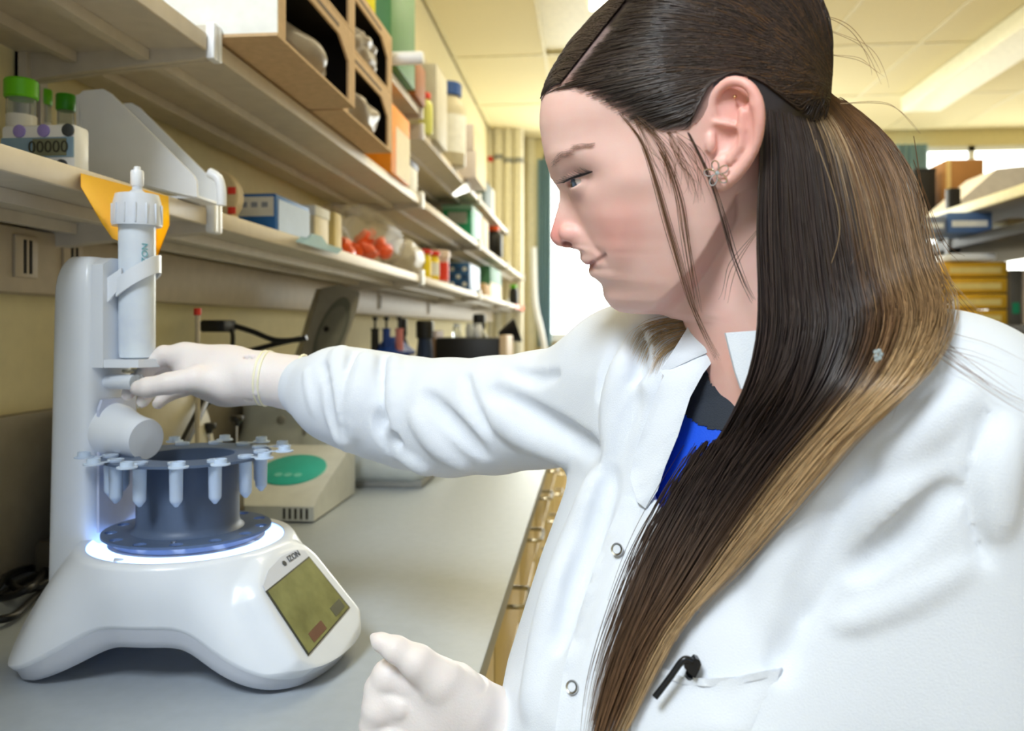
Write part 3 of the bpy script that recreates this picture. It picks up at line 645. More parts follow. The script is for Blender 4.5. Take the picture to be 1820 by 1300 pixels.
for s in (.11, -.11):
    part(fc, 'alignment_notch', MB().prism([D(-.02+a, s*1.0+b, ZT+.0025) for a, b in ((0, 0), (.012, 0), (.006, .010*np.sign(s)))], (0, 0, .002)), M_DEV, None)
scr = [(471, 1052), (548, 990), (621, 1081), (547, 1167)]
SQ = [onp(a, b) for a, b in scr]
def sq(u, v, lift=0): return SQ[0]*(1-u)*(1-v)+SQ[1]*u*(1-v)+SQ[2]*u*v+SQ[3]*(1-u)*v+pn*lift
bad = [(471, 1052), (466, 1042), (477, 1014), (499, 991), (524, 979), (541, 980), (548, 990)]
part(fc, 'badge_panel', MB().prism([onp(a, b)+pn*.0006 for a, b in bad], pn*.0006), M_DEVG, None)
part(fc, 'screen_bezel', MB().prism([sq(u, v, .0003) for u, v in ((0, 0), (1, 0), (1, 1), (0, 1))], pn*.0009), mat('bezel', (60, 60, 52), .4), None)
M_LCD = mat('lcd_olive', (126, 128, 82), .18, var=.22, scale=34, coat=.4)
ds = part(fc, 'display', MB().prism([sq(u, v, .0012) for u, v in ((.025, .02), (.985, .02), (.975, .98), (.02, .98))], pn*.0006), M_LCD, None)
part(ds, 'stop_button', MB().prism([sq(u, v, .0019) for u, v in ((.17, .80), (.46, .80), (.46, .94), (.17, .94))], pn*.0003), mat('button_maroon', (112, 78, 62), .3), None)
part(ds, 'ok_button', MB().prism([sq(u, v, .0019) for u, v in ((.70, .78), (.93, .78), (.93, .93), (.70, .93))], pn*.0003), mat('button_slate', (88, 90, 76), .3), None)
tx = (onp(540, 985)-onp(500, 1010)).normalized(); ty = pn.cross(tx)
part(fc, 'logo_text', text_mesh('IZON', .0105, onp(520.5, 990.5)+pn*.0014, tx, ty), mat('logo_grey', (52, 56, 60), .5), None)
part(fc, 'logo_mark', MB().lathe([(.0036, 0), (.0036, .0005)], onp(504, 1003)+pn*.0014, pn, 6), mat('logo_grey', (52, 56, 60), .5), None)
# column
ca, cw, ct = -.133, .042, .029          # along, half width, half thickness
def col_sec(z):
    k = 1-max(0, z-.44)/.05; k = max(.0, k); taper = 1+.10*(1-z/.5)
    return ct*taper, cw*taper
NS = 40
def col_pt(i, j):
    zs = list(np.linspace(.02, .44, 12))+[.452, .463, .472, .480, .486, .489]
    z = zs[j]; a, b = col_sec(min(z, .44)); sh = 1-((max(0, z-.44))/.051)**2.2; sh = max(.05, sh)**.5
    th = 2*PI*i/NS; n = 5; cx = abs(math.cos(th))**(2/n)*np.sign(math.cos(th)); sy = abs(math.sin(th))**(2/n)*np.sign(math.sin(th))
    lean = -.007*(1-z/.49)
    return D(ca+lean+a*cx*(.35+.65*sh), b*sy*(.45+.55*sh), z)
cm = MB().grid(col_pt, NS, 18, True); cm.f.append(tuple(i*18+17 for i in range(NS))); part(fc, 'column', cm, M_DEV, 50)
f0 = ca+ct
part(fc, 'column_face', MB().prism([D(f0+.001, pe, z) for pe, z in ((-.036, .15), (.034, .15), (.034, .30), (.028, .312), (-.036, .312))], Dv(.0035, 0)), mat('column_face', (200, 208, 232), .35), None)
# cartridge holder: back plate, floor and strap
part(fc, 'holder_plate', MB().prism([D(f0-.004, pe, z) for pe, z in ((-.036, .352), (.037, .352), (.037, .478), (.02, .487), (-.036, .487))], Dv(.016, 0)), M_DEV, 30)
SX = -.072                                     # syringe axis along
part(fc, 'holder_floor', MB().prism([D(f0+.008+a, b, .352) for a, b in ((0, -.034), (.046, -.026), (.056, 0), (.046, .028), (0, .036))], UP*.010), M_DEV, 30)
st = MB(); n = 28
def strap(i, j):
    a = -PI*.62+2*PI*.62*i/(n-1); r = .0262+(0.0022 if j in (1, 2) else 0); zc = .462+.020*math.cos(a)*.9-.006*math.sin(a); z = zc+(.011 if j in (2, 3) else -.011)
    return D(SX+r*math.cos(a), r*math.sin(a), z)
st.grid(strap, n, 4); st.add([strap(i, j) for i in range(n) for j in (0, 3)], [(2*i, 2*i+1, 2*i+3, 2*i+2) for i in range(n-1)]); part(fc, 'strap', st, M_DEV, 50)
for s in (1, -1): part(fc, 'strap_arm', MB().prism([D(f0+.006, s*.030, .425), D(f0+.006, s*.030, .458), D(SX-.003, s*.0262, .474), D(SX-.003, s*.0262, .452)], Dv(0, -s*.003)), M_DEV, None)
# valve, knob and outlet
vz = .345-.012
part(fc, 'pinch_valve', MB().lathe([(.0, 0), (.0088, 0), (.0092, .002), (.0092, .048), (.0082, .049)], D(f0, .012, .334), Dv(1, .25), 28), M_DEV, 40)
part(fc, 'valve_collar', MB().lathe([(.0094, .0), (.0098, .001), (.0098, .007), (.006, .0075), (.004, .003)], D(f0, .012, .334)+Dv(1, .25).normalized()*.049, Dv(1, .25), 28, False), M_CLEAR, 40)
part(fc, 'clear_washer', MB().lathe([(.006, 0), (.017, 0), (.018, .002), (.017, .004), (.006, .004)], D(SX, 0, .345), UP, 28), M_CLEAR, 40)
kx = Dv(1, .30, -.10).normalized()
part(fc, 'sensor_knob', MB().lathe([(.034, -.012), (.036, -.004), (.0355, .004), (.032, .016), (.0285, .030), (.0265, .044), (.026, .056), (.0245, .061), (.0, .062)], D(f0+.004, .006, .270), kx, 40), M_DEV, 50)
part(fc, 'outlet_tube', MB().cyl(D(SX+.004, .0, .300), D(SX+.004, .0, .343), .0032, 12), M_CLEAR)
part(fc, 'spout', MB().lathe([(.001, 0), (.004, .004), (.007, .018), (.010, .022)], D(SX+.006, .0, .236), UP, 16), mat('spout_white', (232, 236, 245), .4), 40)
# the cartridge (syringe column) held by the strap
so = D(SX, 0, .362)
sy = thing('column_cartridge', 'frosted white cartridge with wide cap strapped to the column of the white collector', 'cartridge', so)
part(sy, 'barrel', MB().lathe([(.016, 0), (.0205, .002), (.0215, .008), (.0218, .175), (.0205, .176)], so, UP, 40), mat('barrel_frosted', (232, 241, 255), .28, trans=.15, ior=1.25), 50)
part(sy, 'gel_fill', MB().lathe([(.0185, .006), (.0188, .11)], so, UP, 32), mat('gel_white', (232, 238, 250), .6), 50)
cap_ = MB()
prof = [(.0222, .168), (.0292, .166), (.0295, .170), (.0280, .196), (.0255, .2055), (.010, .2085), (.006, .212), (.0055, .218)]
cap_.lathe(prof, so, UP, 48); part(sy, 'screw_cap', cap_, mat('cap_frosted', (228, 234, 244), .35, trans=.2, ior=1.3), 40)
for k in range(14):
    a = 2*PI*k/14; part(sy, 'cap_rib', MB().rbox((-.0012, -.0008, .168), (.0012, .0016, .193), .0006, 1).move(Matrix.Translation(so) @ Matrix.Rotation(a, 4, 'Z') @ Matrix.Translation((0, .0287, 0))), MATS['cap_frosted'])
part(sy, 'nozzle', MB().lathe([(.0062, .216), (.0078, .218), (.0080, .234), (.0072, .236), (.004, .2365), (.0038, .241), (.0, .2415)], so, UP, 24), M_WHITE, 40)
part(sy, 'printed_mark', text_mesh('iZON', .011, D(SX+.0190, .0110, .492), UP, Dv(-.5, .86)), mat('teal_print', (110, 180, 190), .5), None)
# ------------------------------------------------------------------ tube carousel
co = D(0, 0, ZT+.0115)
cr = thing('tube_carousel', 'slate grey two tier tube carousel on the glowing ring', 'carousel', co)
def disc_with_holes(r0, r1, z0, z1, holes, hr, notch=None, seg=180):
    bm = bmesh.new(); bmesh.ops.create_circle(bm, cap_ends=False, radius=r1, segments=seg)
    def ring(c, r, n): vs = [bm.verts.new((c[0]+r*math.cos(2*PI*k/n), c[1]+r*math.sin(2*PI*k/n), 0)) for k in range(n)]; [bm.edges.new((vs[k], vs[(k+1) % n])) for k in range(n)]
    if r0: ring((0, 0), r0, 64)
    for c in holes: ring(c, hr, 18)
    bmesh.ops.triangle_fill(bm, use_beauty=True, use_dissolve=False, edges=list(bm.edges))
    for f in bm.faces:
        if f.normal.z < 0: f.normal_flip()
    ex = bmesh.ops.extrude_face_region(bm, geom=list(bm.faces)); 
    for v in [g for g in ex['geom'] if isinstance(g, bmesh.types.BMVert)]: v.co.z += z1-z0
    bmesh.ops.recalc_face_normals(bm, faces=list(bm.faces)); bm.verts.index_update()
    mb = MB().add([co+Vector((v.co.x, v.co.y, v.co.z+z0)) for v in bm.verts], [[v.index for v in f.verts] for f in bm.faces]); bm.free(); return mb
NT = 13; RH = .0875; T0 = math.radians(11)
angs = [T0+2*PI*k/NT for k in range(NT)]
zu = .0905
part(cr, 'upper_disc', disc_with_holes(.056, .099, zu, zu+.003, [(RH*math.cos(a), RH*math.sin(a)) for a in angs], .0083), M_SLATE, 30)
part(cr, 'lower_disc', disc_with_holes(0, .0985, 0, .003, [(RH*math.cos(a), RH*math.sin(a)) for a in angs], .0075), M_SLATE, 30)
part(cr, 'hub', MB().lathe([(.066, .003), (.062, .006), (.060, .012), (.060, zu-.001), (.056, zu), (.056, zu+.003), (.054, zu+.002), (.052, .03), (.0, .028)], co, UP, 72, False), M_SLATE, 50)
part(cr, 'locating_screw', MB().lathe([(.003, .003), (.003, .0045), (.001, .005)], co+Vector((.02, -.076, 0)), UP, 12), M_METAL)
# microtubes
M_TUBE = mat('tube_plastic', (218, 233, 255), .25, trans=.3, ior=1.12)
mt = None
def tube_label(k, a):
    d = ['facing the screen corner', 'first', 'second']
    return a
order = sorted(range(NT), key=lambda k: math.sin(angs[k]))
for k, a in enumerate(angs):
    p = co+Vector((RH*math.cos(a), RH*math.sin(a), zu+.003)); px, py, dd = proj(p)
    rank = order.index(k)
    where = ['nearest the camera', 'second nearest the camera', 'third nearest the camera', 'fourth nearest the camera', 'fifth nearest the camera', 'sixth nearest the camera', 'seventh nearest the camera', 'seventh farthest', 'sixth farthest', 'fifth farthest', 'third farthest', 'second farthest', 'farthest from the camera'][rank]
    lab = 'open pale microtube in the slate carousel, %s, %s of its centre' % (where, 'screen side' if px > 338 else 'column side')
    if mt is None:
        t = thing('microtube', lab, 'tube', p, 'open microtubes in the carousel', a)
        mesh = lambda name, mb, m, par=t: mesh_obj(name, mb, m, par, 50)
        b = mesh('tube_body', MB().lathe([(.0, -.0490), (.002, -.0485), (.0066, -.0425), (.0072, -.0405), (.0077, -.002), (.0092, -.0005), (.0092, .0026), (.0078, .0028), (.0066, .0024), (.0062, -.040), (.0, -.045)], (0, 0, .0008), seg=20, cap=False), M_TUBE)
        hin = mesh('hinge', MB().box((.008, -.0030, .0012), (.0185, .0030, .0021)), M_TUBE)
        lid = mesh('lid', MB().lathe([(.0, 0), (.0108, 0), (.0111, .0009), (.0108, .0020), (.0074, .0020), (.0072, .0072), (.0060, .0072), (.0058, .0014), (.0, .0014)], (.0285, 0, .0008), seg=20, cap=False), M_TUBE)
        mt = t
        mt['k'] = 0; del mt['k']
    else: t = dup(mt, p, lab, a+random.uniform(-.35, .35))
# ================================================================== things on the bench behind the collector
# centrifuge
t = thing('centrifuge', 'grey white bench centrifuge with its lid standing open', 'centrifuge', (-.65, 2.2, ZB))
cx0, cx1, cy0, cy1 = -.915, -.40, 2.02, 2.52
v = Vol((cx0-.03, cy0-.03, ZB-.01), (cx1+.05, cy1+.03, ZB+.32), .007)
v.rbox((cx0+.01, cy0, ZB+.012), (cx1, cy1, ZB+.13), .05); v.rbox((cx0+.02, cy0+.025, ZB+.08), (cx1-.05, cy1-.02, ZB+.245), .04, k=.04)
soft_obj('body', v.mesh(), mat('centrifuge_paint', (206, 212, 212), .4), t, 4)
part(t, 'foot_plate', MB().rbox((cx0+.02, cy0+.03, ZB), (cx1-.02, cy1-.03, ZB+.02), .004), M_GREY)
part(t, 'lock_button', MB().lathe([(.011, 0), (.011, .004), (.007, .006)], PY(500, 747, cy0-.002), (0, -1, 0), 18), M_GREY)
part(t, 'grip_slot', MB().rbox(tuple(PY(541, 760, cy0)-Vector((.004, .006, .02))), tuple(PY(541, 760, cy0)+Vector((.004, 0.004, .02))), .002), M_GREY)
lidc = [(572, 512), (604, 506), (640, 520), (636, 545), (604, 640), (592, 665), (520, 665), (540, 615), (556, 560)]
ld = [P(a, b, 2.30+(600-b)*.0009) for a, b in lidc]
lid = part(t, 'lid', MB().prism(ld, FWD*.06-RGT*.03), mat('lid_grey', (150, 146, 136), .45), None)
ov = MB(); pts = []
for k in range(28):
    a = 2*PI*k/28; x = 589+30*math.cos(a)+ -14*math.sin(a)*-1; yq = 590+62*math.sin(a)*1.0; x = 589+26*math.cos(a)-22*math.sin(a); pts.append(P(x, yq, 2.30+(600-yq)*.0009-.004))
part(lid, 'lid_seal', ov.prism(pts, FWD*.006), mat('lid_inner', (104, 106, 98), .5), None)
pts2 = [Vector(p).lerp(P(589, 590, 2.296), .25)-FWD*.004 for p in pts]
part(lid, 'lid_inner_disc', MB().prism(pts2, FWD*.004), mat('lid_inner2', (122, 122, 114), .45), None)
part(lid, 'lid_hub', MB().lathe([(.008, 0), (.006, .004)], P(580, 585, 2.29), -FWD, 14), M_DARK)
# small stirrer with teal panel
t = thing('magnetic_stirrer', 'low pale stirrer with round teal panel behind the tube carousel', 'stirrer', (-.66, 1.8, ZB))
pr = [(-.0, 0), (.30, 0), (.30, .105), (.27, .118), (.03, .045), (0, .03)]
sb = MB().prism([Vector((-.765, 1.66+a, ZB+.004+b)) for a, b in pr], (.20, 0, 0)); part(t, 'body', sb, M_LGREY, 30)
tn = Vector((0, -.304, 1)).normalized()
part(t, 'teal_panel', MB().lathe([(.074, 0), (.074, .003), (.072, .004)], Vector((-.662, 1.805, ZB+.083)), tn, 40), mat('teal_panel', (52, 178, 166), .35))
for k in range(3): part(t, 'panel_key', MB().lathe([(.009, 0), (.009, .0015)], Vector((-.684+.022*k, 1.775, ZB+.0775)), tn, 14), mat('teal_key', (120, 205, 196), .4))
for k in range(5): part(t, 'vent_slot', MB().box((-.63+.012*k, 1.6592, ZB+.008), (-.625+.012*k, 1.6605, ZB+.03)), M_DARK, None)
# beige instrument with a big rounded lid
t = thing('bench_instrument', 'dull beige instrument with a large curved hood behind the hand', 'instrument', (-.78, 1.42, ZB))
v = Vol((-.90, 1.2, ZB-.01), (-.56, 1.75, ZB+.36), .008)
v.ell((-.81, 1.46, ZB+.175), (.085, .19, .15)); v.cap((-.81, 1.32, ZB+.095), (-.81, 1.58, ZB+.095), .075, k=.05)
soft_obj('hood', v.mesh(), mat('hood_beige', (176, 170, 148), .5), t, 3)
part(t, 'base', MB().rbox((-.885, 1.25, ZB), (-.71, 1.66, ZB+.06), .008), mat('instrument_dark', (84, 78, 66), .5))
hp = smooth_path([(-.71, 1.30, ZB+.06), (-.705, 1.36, ZB+.17), (-.715, 1.46, ZB+.24), (-.74, 1.56, ZB+.28)], 20)
part(t, 'hood_gasket', MB().tube(hp, .009, 8), M_BLACK, 60)
# glass rod with red tip, two black knobbed pins
def rod(px, y0, y1, d, r, label, tipm, m, tip=.012):
    a = P(px, y1, d); b = P(px, y0, d); a = Vector((a.x, a.y, ZB))
    t = thing('rod', label, 'rod', a); t.name = 'support_rod'; ORIG[t.name] = a
    part(t, 'shaft', MB().cyl(a, b, r, 10), m, 40)
    part(t, 'foot', MB().lathe([(.02, 0), (.02, .004), (r*1.5, .008)], a, seg=18), M_BLACK)
    part(t, 'tip', MB().lathe([(r*1.3, 0), (r*1.5, .001), (r*1.4, tip)], b-Vector((0, 0, tip)), seg=12), tipm)
    return t
rod(351, 548, 800, 1.42, .0042, 'tall slender beige rod with red tip behind the wrist', M_RED, mat('glass_rod', (190, 178, 150), .3))
def pin(px, y0, d, label):
    b = P(px, y0, d); a = Vector((b.x, b.y, ZB)); t = thing('knobbed_pin', label, 'pin', a); ORIG[t.name] = a
    part(t, 'shaft', MB().cyl(a, b-Vector((0, 0, .01)), .0022, 8), M_METAL); part(t, 'foot', MB().lathe([(.014, 0), (.014, .004), (.004, .007)], a, seg=16), M_GREY)
    part(t, 'knob', MB().lathe([(.005, -.018), (.006, -.012), (.0125, -.008), (.013, 0), (.011, .002)], b, seg=18), M_BLACK, 50)
pin(372, 754, 1.60, 'thin metal pin with black knob next to the tall rod')
pin(421, 741, 1.66, 'thin metal pin with black knob nearer the centrifuge button')
# plug and cables on the wall
t = thing('power_adapter', 'black plug and adapter hanging on the wall behind the wrist', 'adapter', (-.86, 2.0, 1.29))
q = P(388, 580, 1.95)
part(t, 'block', MB().rbox(tuple(q-Vector((.03, .035, .014))), tuple(q+Vector((.03, .035, .014))), .006), M_BLACK)
part(t, 'lead', MB().tube(smooth_path([P(a, b, 1.95) for a, b in ((402, 585), (413, 592), (412, 625), (405, 660))], 20), .006, 6), M_BLACK, 60)
def cable(name, label, pts, r, m=None): return single(name, label, 'cable', MB().tube(smooth_path(pts, 60), r, 7), m or M_BLACK, 60)
cable('power_cable', 'black cable rising across the wall to a dark connector', [P(a, b, 1.93) for a, b in ((418, 580), (450, 590), (490, 605), (530, 604), (545, 600))], .0065)
cable('power_cable', 'black cable crossing below the connector behind the sleeve', [P(a, b, 1.98) for a, b in ((350, 650), (430, 628), (490, 612), (535, 602))], .0065)
cable('power_cable', 'black cable running down beside the curved hood', [P(a, b, 1.80) for a, b in ((400, 690), (370, 715), (330, 760), (290, 795), (270, 830))], .006)
for k, pts in enumerate([
    [(-20, 1040), (15, 1005), (60, 975), (100, 975), (130, 990), (110, 1020), (60, 1010), (20, 1020), (-10, 1050)],
    [(-20, 1065), (20, 1060), (60, 1040), (85, 1005), (60, 985), (15, 990), (5, 1020), (40, 1050), (95, 1030)],
    [(-30, 1075), (30, 1040), (75, 1020), (110, 1000)],
    [(-15, 1103), (25, 1095), (60, 1065), (95, 1035), (125, 1005)]]):
    cable('coiled_cable', 'black cable %s on the worktop behind the white column' % ['looped in a wide coil', 'bunched in the inner coil', 'lying straight under the coil', 'trailing nearest the white leg'][k], [PZ(a, b, ZB+.006+.011*((i % 3) if k < 2 else 0)+k*.002) for i, (a, b) in enumerate(pts)], .0055)
# far bench things below the shelf
t = thing('pipette_stand', 'blue round pipette stand far along the bench', 'stand', P(698, 640, 2.9))
o = P(698, 610, 2.9); o.z = ZB; ORIG[t.name] = Vector(t.location)
part(t, 'disc', MB().lathe([(.075, 0), (.08, .01), (.03, .05), (.02, .06)], o+Vector((0, 0, .31)), seg=28), mat('royal_blue', (20, 60, 140), .4), 50)
part(t, 'post', MB().cyl(o, o+Vector((0, 0, .36)), .015, 14), mat('royal_blue', (20, 60, 140), .4)); part(t, 'base', MB().lathe([(.07, 0), (.07, .015), (.02, .03)], o, seg=28), mat('royal_blue', (20, 60, 140), .4))
for k, (dx, c) in enumerate(((-.05, 'black'), (-.01, 'blue'), (.035, 'pink'))):
    m_ = {'black': M_BLACK, 'blue': mat('royal_blue', (20, 60, 140), .4), 'pink': mat('pink_grip', (210, 130, 130), .5)}[c]
    q = o+Vector((dx, -.05, .30)); p_ = thing('pipette', c+' pipette hanging on the blue round stand', 'pipette', q)
    part(p_, 'grip', MB().lathe([(.008, 0), (.014, .02), (.013, .09), (.016, .10)], q, seg=14), m_, 50)
    part(p_, 'plunger', MB().lathe([(.004, .1), (.004, .125), (.009, .13), (.009, .14)], q, seg=12), M_BLACK); part(p_, 'shaft', MB().lathe([(.003, -.1), (.007, 0)], q, seg=12), M_LGREY)
bq = P(755, 640, 3.2); bottle('navy_bottle', 'dark navy bottle beside the blue pipette stand', bq.x, bq.y, ZB, .034, .43, mat('navy_plastic', (28, 44, 74), .35), M_BLACK, None, .8)
bq = P(737, 640, 3.3); bottle('black_bottle', 'black spray bottle behind the navy bottle', bq.x-.05, bq.y, ZB, .03, .44, M_BLACK, M_BLACK, None, .5)
a = P(782, 600, 3.6); b = P(893, 600, 3.6)
t = thing('black_incubator', 'black heating block with pale edge far along the bench', 'heating block', ((a.x+b.x)/2, a.y, ZB))
part(t, 'body', MB().rbox((a.x, a.y-.1, ZB), (b.x, a.y+.2, a.z), .008), M_BLACK); part(t, 'end_cap', MB().rbox((b.x, a.y-.1, ZB), (b.x+.03, a.y+.2, a.z+.01), .006), mat('tan_cap', (196, 172, 140), .5))
part(t, 'wood_rail', MB().rbox((a.x-.05, a.y-.1, ZB), (a.x-.002, a.y+.1, a.z+.03), .004), mat('brown_rail', (110, 84, 60), .6))
for k, (px, h, m_) in enumerate(((812, 590, M_CLEAR), (835, 594, M_LGREY), (850, 596, M_WHITE))):
    q = P(px, 600, 3.6); bottle('vial', ['clear vial', 'grey topped vial', 'white vial'][k]+' standing on the black heating block', q.x, q.y, q.z+.001, .018, .06, m_, M_LGREY, None, .7)
q = P(895, 605, 3.9)
t = thing('desk_lamp', 'black jointed desk lamp near the far end of the bench', 'lamp', (q.x, q.y, ZB))
part(t, 'base', MB().lathe([(.06, 0), (.06, .02), (.02, .03)], (q.x, q.y, ZB), seg=20), M_BLACK); part(t, 'stem', MB().cyl((q.x, q.y, ZB), (q.x+.005, q.y, q.z+.0), .012, 10), M_BLACK)
part(t, 'shade', MB().lathe([(.02, 0), (.03, .02), (.06, .09), (.058, .092), (.02, .02)], P(888, 598, 3.9), RGT+UP*.35, 22), M_BLACK, 50)
bq = P(866, 600, 3.75); bottle('grey_flask', 'grey green flask behind the black heating block', bq.x-.08, bq.y+.32, ZB, .05, .47, mat('greygreen', (104, 104, 84), .4), M_BLACK, None, .5)
# ================================================================== right side of the room
XR = 1.60
M_RACK = mat('black_rack', (26, 24, 22), .5)
t = thing('storage_rack', 'tall black storage rack with a cream upper shelf behind the hair', 'rack', (XR+.25, 4.0, 0))
for (x, y) in ((XR, 3.9), (XR+.55, 3.9), (XR, 5.4), (XR+.55, 5.4)): part(t, 'post', MB().rbox((x, y, 0), (x+.05, y+.05, 1.93 if y < 4 else 1.95), .004), M_RACK)
for z in (.2, .78, 1.27, 1.655): part(t, 'board', MB().rbox((XR+.005, 2.3, z), (XR+.6, 5.45, z+.045), .004), M_RACK)
sh = t
part(sh, 'cream_board', MB().box((XR+.012, 2.3, 1.80), (XR+.5, 4.9, 1.83)), mat('grey_board', (190, 182, 170), .5), None); part(sh, 'front_edge', MB().rbox((XR-.003, 2.3, 1.795), (XR+.0115, 4.9, 1.838), .003), mat('lit_edge_yellow', (250, 240, 190), .4))  # warm light on the front edge is put into its paler colour
tq = [P(a_, b_, 3.9) for a_, b_ in ((1688, 372), (1772, 300), (1850, 292), (1850, 372))]
single('white_tray', 'pale grey sloping tray on the cream shelf near the window', 'tray', MB().prism([Vector((q.x, q.y, max(q.z, 1.8305))) for q in tq], (0, .32, 0)), mat('tray_white', (214, 206, 196), .5), None)
a = P(1682, 343, 4.35); b = P(1746, 284, 4.35)
carton('brown_carton', 'brown cardboard carton with pale side on the cream shelf by the window', 'box', (a.x, a.y, 1.83), (b.x, a.y+.3, b.z), mat('brown_kraft', (160, 112, 60), .8), lab=('y', 0, .12, 0, 1), labm=mat('pale_kraft', (214, 184, 120), .8))
a = P(1625, 368, 4.4); b = P(1662, 300, 4.4)
carton('black_carton', 'black carton on the cream shelf beside the brown carton', 'box', (a.x, a.y, 1.83), (b.x, a.y+.2, b.z), M_RACK, lid=M_BLACK)
for k, (px0, px1, top, m_) in enumerate(((1640, 1680, 385, mat('grey_blue_box', (130, 138, 156), .6)), (1684, 1760, 378, mat('blue_box', (80, 110, 160), .5)), (1764, 1790, 395, mat('cream_carton', (226, 214, 180), .6)), (1792, 1850, 388, mat('tan_carton', (214, 190, 140), .6)))):
    d = 3.5; a = P(px0, 425, d); b = P(px1, top, d)
    carton('file_box', ['slate', 'blue', 'narrow cream', 'tan'][k]+' box on the black rack board under the cream shelf', 'box', (a.x, a.y, 1.7005), (b.x, a.y+.22, max(b.z, 1.72)), m_, lab=('y', .1, .9, .3, .6), labm=M_PAPER)
M_YB = mat('yellow_bin', (226, 172, 40), .45)
for k in range(4):
    d = 3.55; a = P(1676, 600-k*28, d); b = P(1786, 574-k*28, d)
    c = carton('yellow_bin', 'yellow storage bin on the black rack, %s of the stack of four' % ['lowest', 'second', 'third', 'topmost'][k], 'bin', (a.x, a.y, 1.316+k*.068), (b.x, a.y+.3, 1.316+k*.068+.062), M_YB, lab=('y', .1, .9, .25, .65), labm=mat('pale_yellow_strip', (240, 214, 130), .5))
a = P(1690, 488, 3.52); b = P(1768, 470, 3.52)
single('white_tray', 'bright white tray on top of the yellow bins', 'tray', MB().rbox((a.x, a.y, 1.316+4*.068), (b.x, a.y+.25, 1.316+4*.068+.03), .006), M_WHITE)
for k, (px0, px1, m_) in enumerate(((1795, 1815, mat('dark_grey_box', (90, 86, 78), .5)), (1818, 1850, mat('beige_box', (206, 186, 160), .6)))):
    a = P(px0, 600, 3.5); b = P(px1, 480, 3.5)
    carton('upright_box', ['dark grey', 'beige'][k]+' upright box on the rack beside the yellow bins', 'box', (a.x, a.y, 1.316), (b.x, a.y+.2, b.z), m_, lab=('y', .2, .8, .2, .4), labm=M_GRN)
for k, (px0, px1, m_) in enumerate(((1670, 1760, mat('navy_bin', (50, 60, 110), .5)), (1765, 1850, M_YB))):
    a = P(px0, 700, 3.5); b = P(px1, 632, 3.5)
    carton('lower_bin', ['navy', 'yellow'][k]+' bin under the rack board behind her shoulder', 'bin', (a.x, a.y, .826), (b.x, a.y+.3, 1.22), m_, lid=M_LGREY)
# black stool and floor beyond the bench edge
q = P(1018, 900, 3.0); q.x += .17
t = thing('lab_stool', 'black round lab stool beside the bench edge under the sleeve', 'stool', (q.x, q.y, 0))
part(t, 'seat', MB().lathe([(.17, 0), (.20, .015), (.20, .06), (.17, .085), (.05, .09)], (q.x, q.y, .62), seg=32), M_BLACK, 50)
part(t, 'column', MB().lathe([(.03, .1), (.03, .62)], (q.x, q.y, 0), seg=16), M_METAL)
for k in range(5):
    a = 2*PI*k/5; e = Vector((q.x+.26*math.cos(a), q.y+.26*math.sin(a), .05)); l = part(t, 'leg', MB().tube([(q.x, q.y, .13), e], .018, 8), M_BLACK, 60)
    part(l, 'caster', MB().lathe([(.02, -.01), (.024, -.006), (.024, .006), (.02, .01)], e-Vector((0, 0, .025)), (math.sin(a), -math.cos(a), 0), 14), M_BLACK)
part(t, 'foot_ring', MB().tube([(q.x+.17*math.cos(a), q.y+.17*math.sin(a), .28) for a in np.linspace(0, 2*PI, 25)], .009, 6, False), M_METAL, 60)
t = thing('island_bench', 'dark island cabinet across the aisle below the black rack', 'cabinet', (1.5, 3.2, 0))
part(t, 'body', MB().box((.85, 4.2, 0), (1.5, 6.4, .86)), mat('island_brown', (120, 96, 64), .5), None); part(t, 'top', MB().rbox((.8, 4.15, .86), (1.55, 6.45, .9), .004), M_RACK)
for k in range(3): part(t, 'door', MB().rbox((.832, 4.25+k*.7, .1), (.849, 4.9+k*.7, .82), .003), M_CAB)
# ================================================================== the person
PERSON = thing('person', 'person in a white lab coat with long dark ombre hair reaching for the collector', 'person', (.12, .70, 0))
HD = .635                                   # distance of the head's middle plane
HO = P(1200, 330, HD); HR = (HO-CAM).normalized(); HU = HR.cross(UP).normalized(); HV = HU.cross(HR).normalized()
def _pl(px, py): r = ray(px, py); return CAM+r*((HO-CAM).dot(HR)/r.dot(HR))
SU = (_pl(1210, 330)-_pl(1190, 330)).dot(HU)/20; SV = (_pl(1200, 320)-_pl(1200, 340)).dot(HV)/20; SW = SV
HM = np.array([list(HU*SU), list(HV*-SV), list(HR*-SW)])         # rows: world step of one head unit along u (to the back), v (down), w (to her left)
def head_w(a): a = np.asarray(a, float); return (a-np.array([1200., 330., 0.])) @ HM+np.array(HO)
HDIST = (HO-CAM).length
def L(px, py, w):                            # head coordinates of a measured point at side offset w
    k = 1-w*SW/HDIST; return np.array([1200+(px-1200)*k, 330+(py-330)*k, w])
VB = Vol((925, -98, -192), (1500, 770, 236), 2.9)
def itp(tab):
    t = np.array(tab, float); return lambda v: np.interp(v, t[:, 0], t[:, 1])
def smt(f, lo, hi, s):                        # smoothed 1-d table
    x = np.arange(lo, hi, 1.0); y = f(x); n_ = int(3*s); g = np.exp(-.5*(np.arange(-n_, n_+1)/s)**2); g /= g.sum(); yp = np.pad(y, n_, 'edge')
    ys = np.convolve(yp, g, 'valid'); return lambda v: np.interp(v, x, ys)
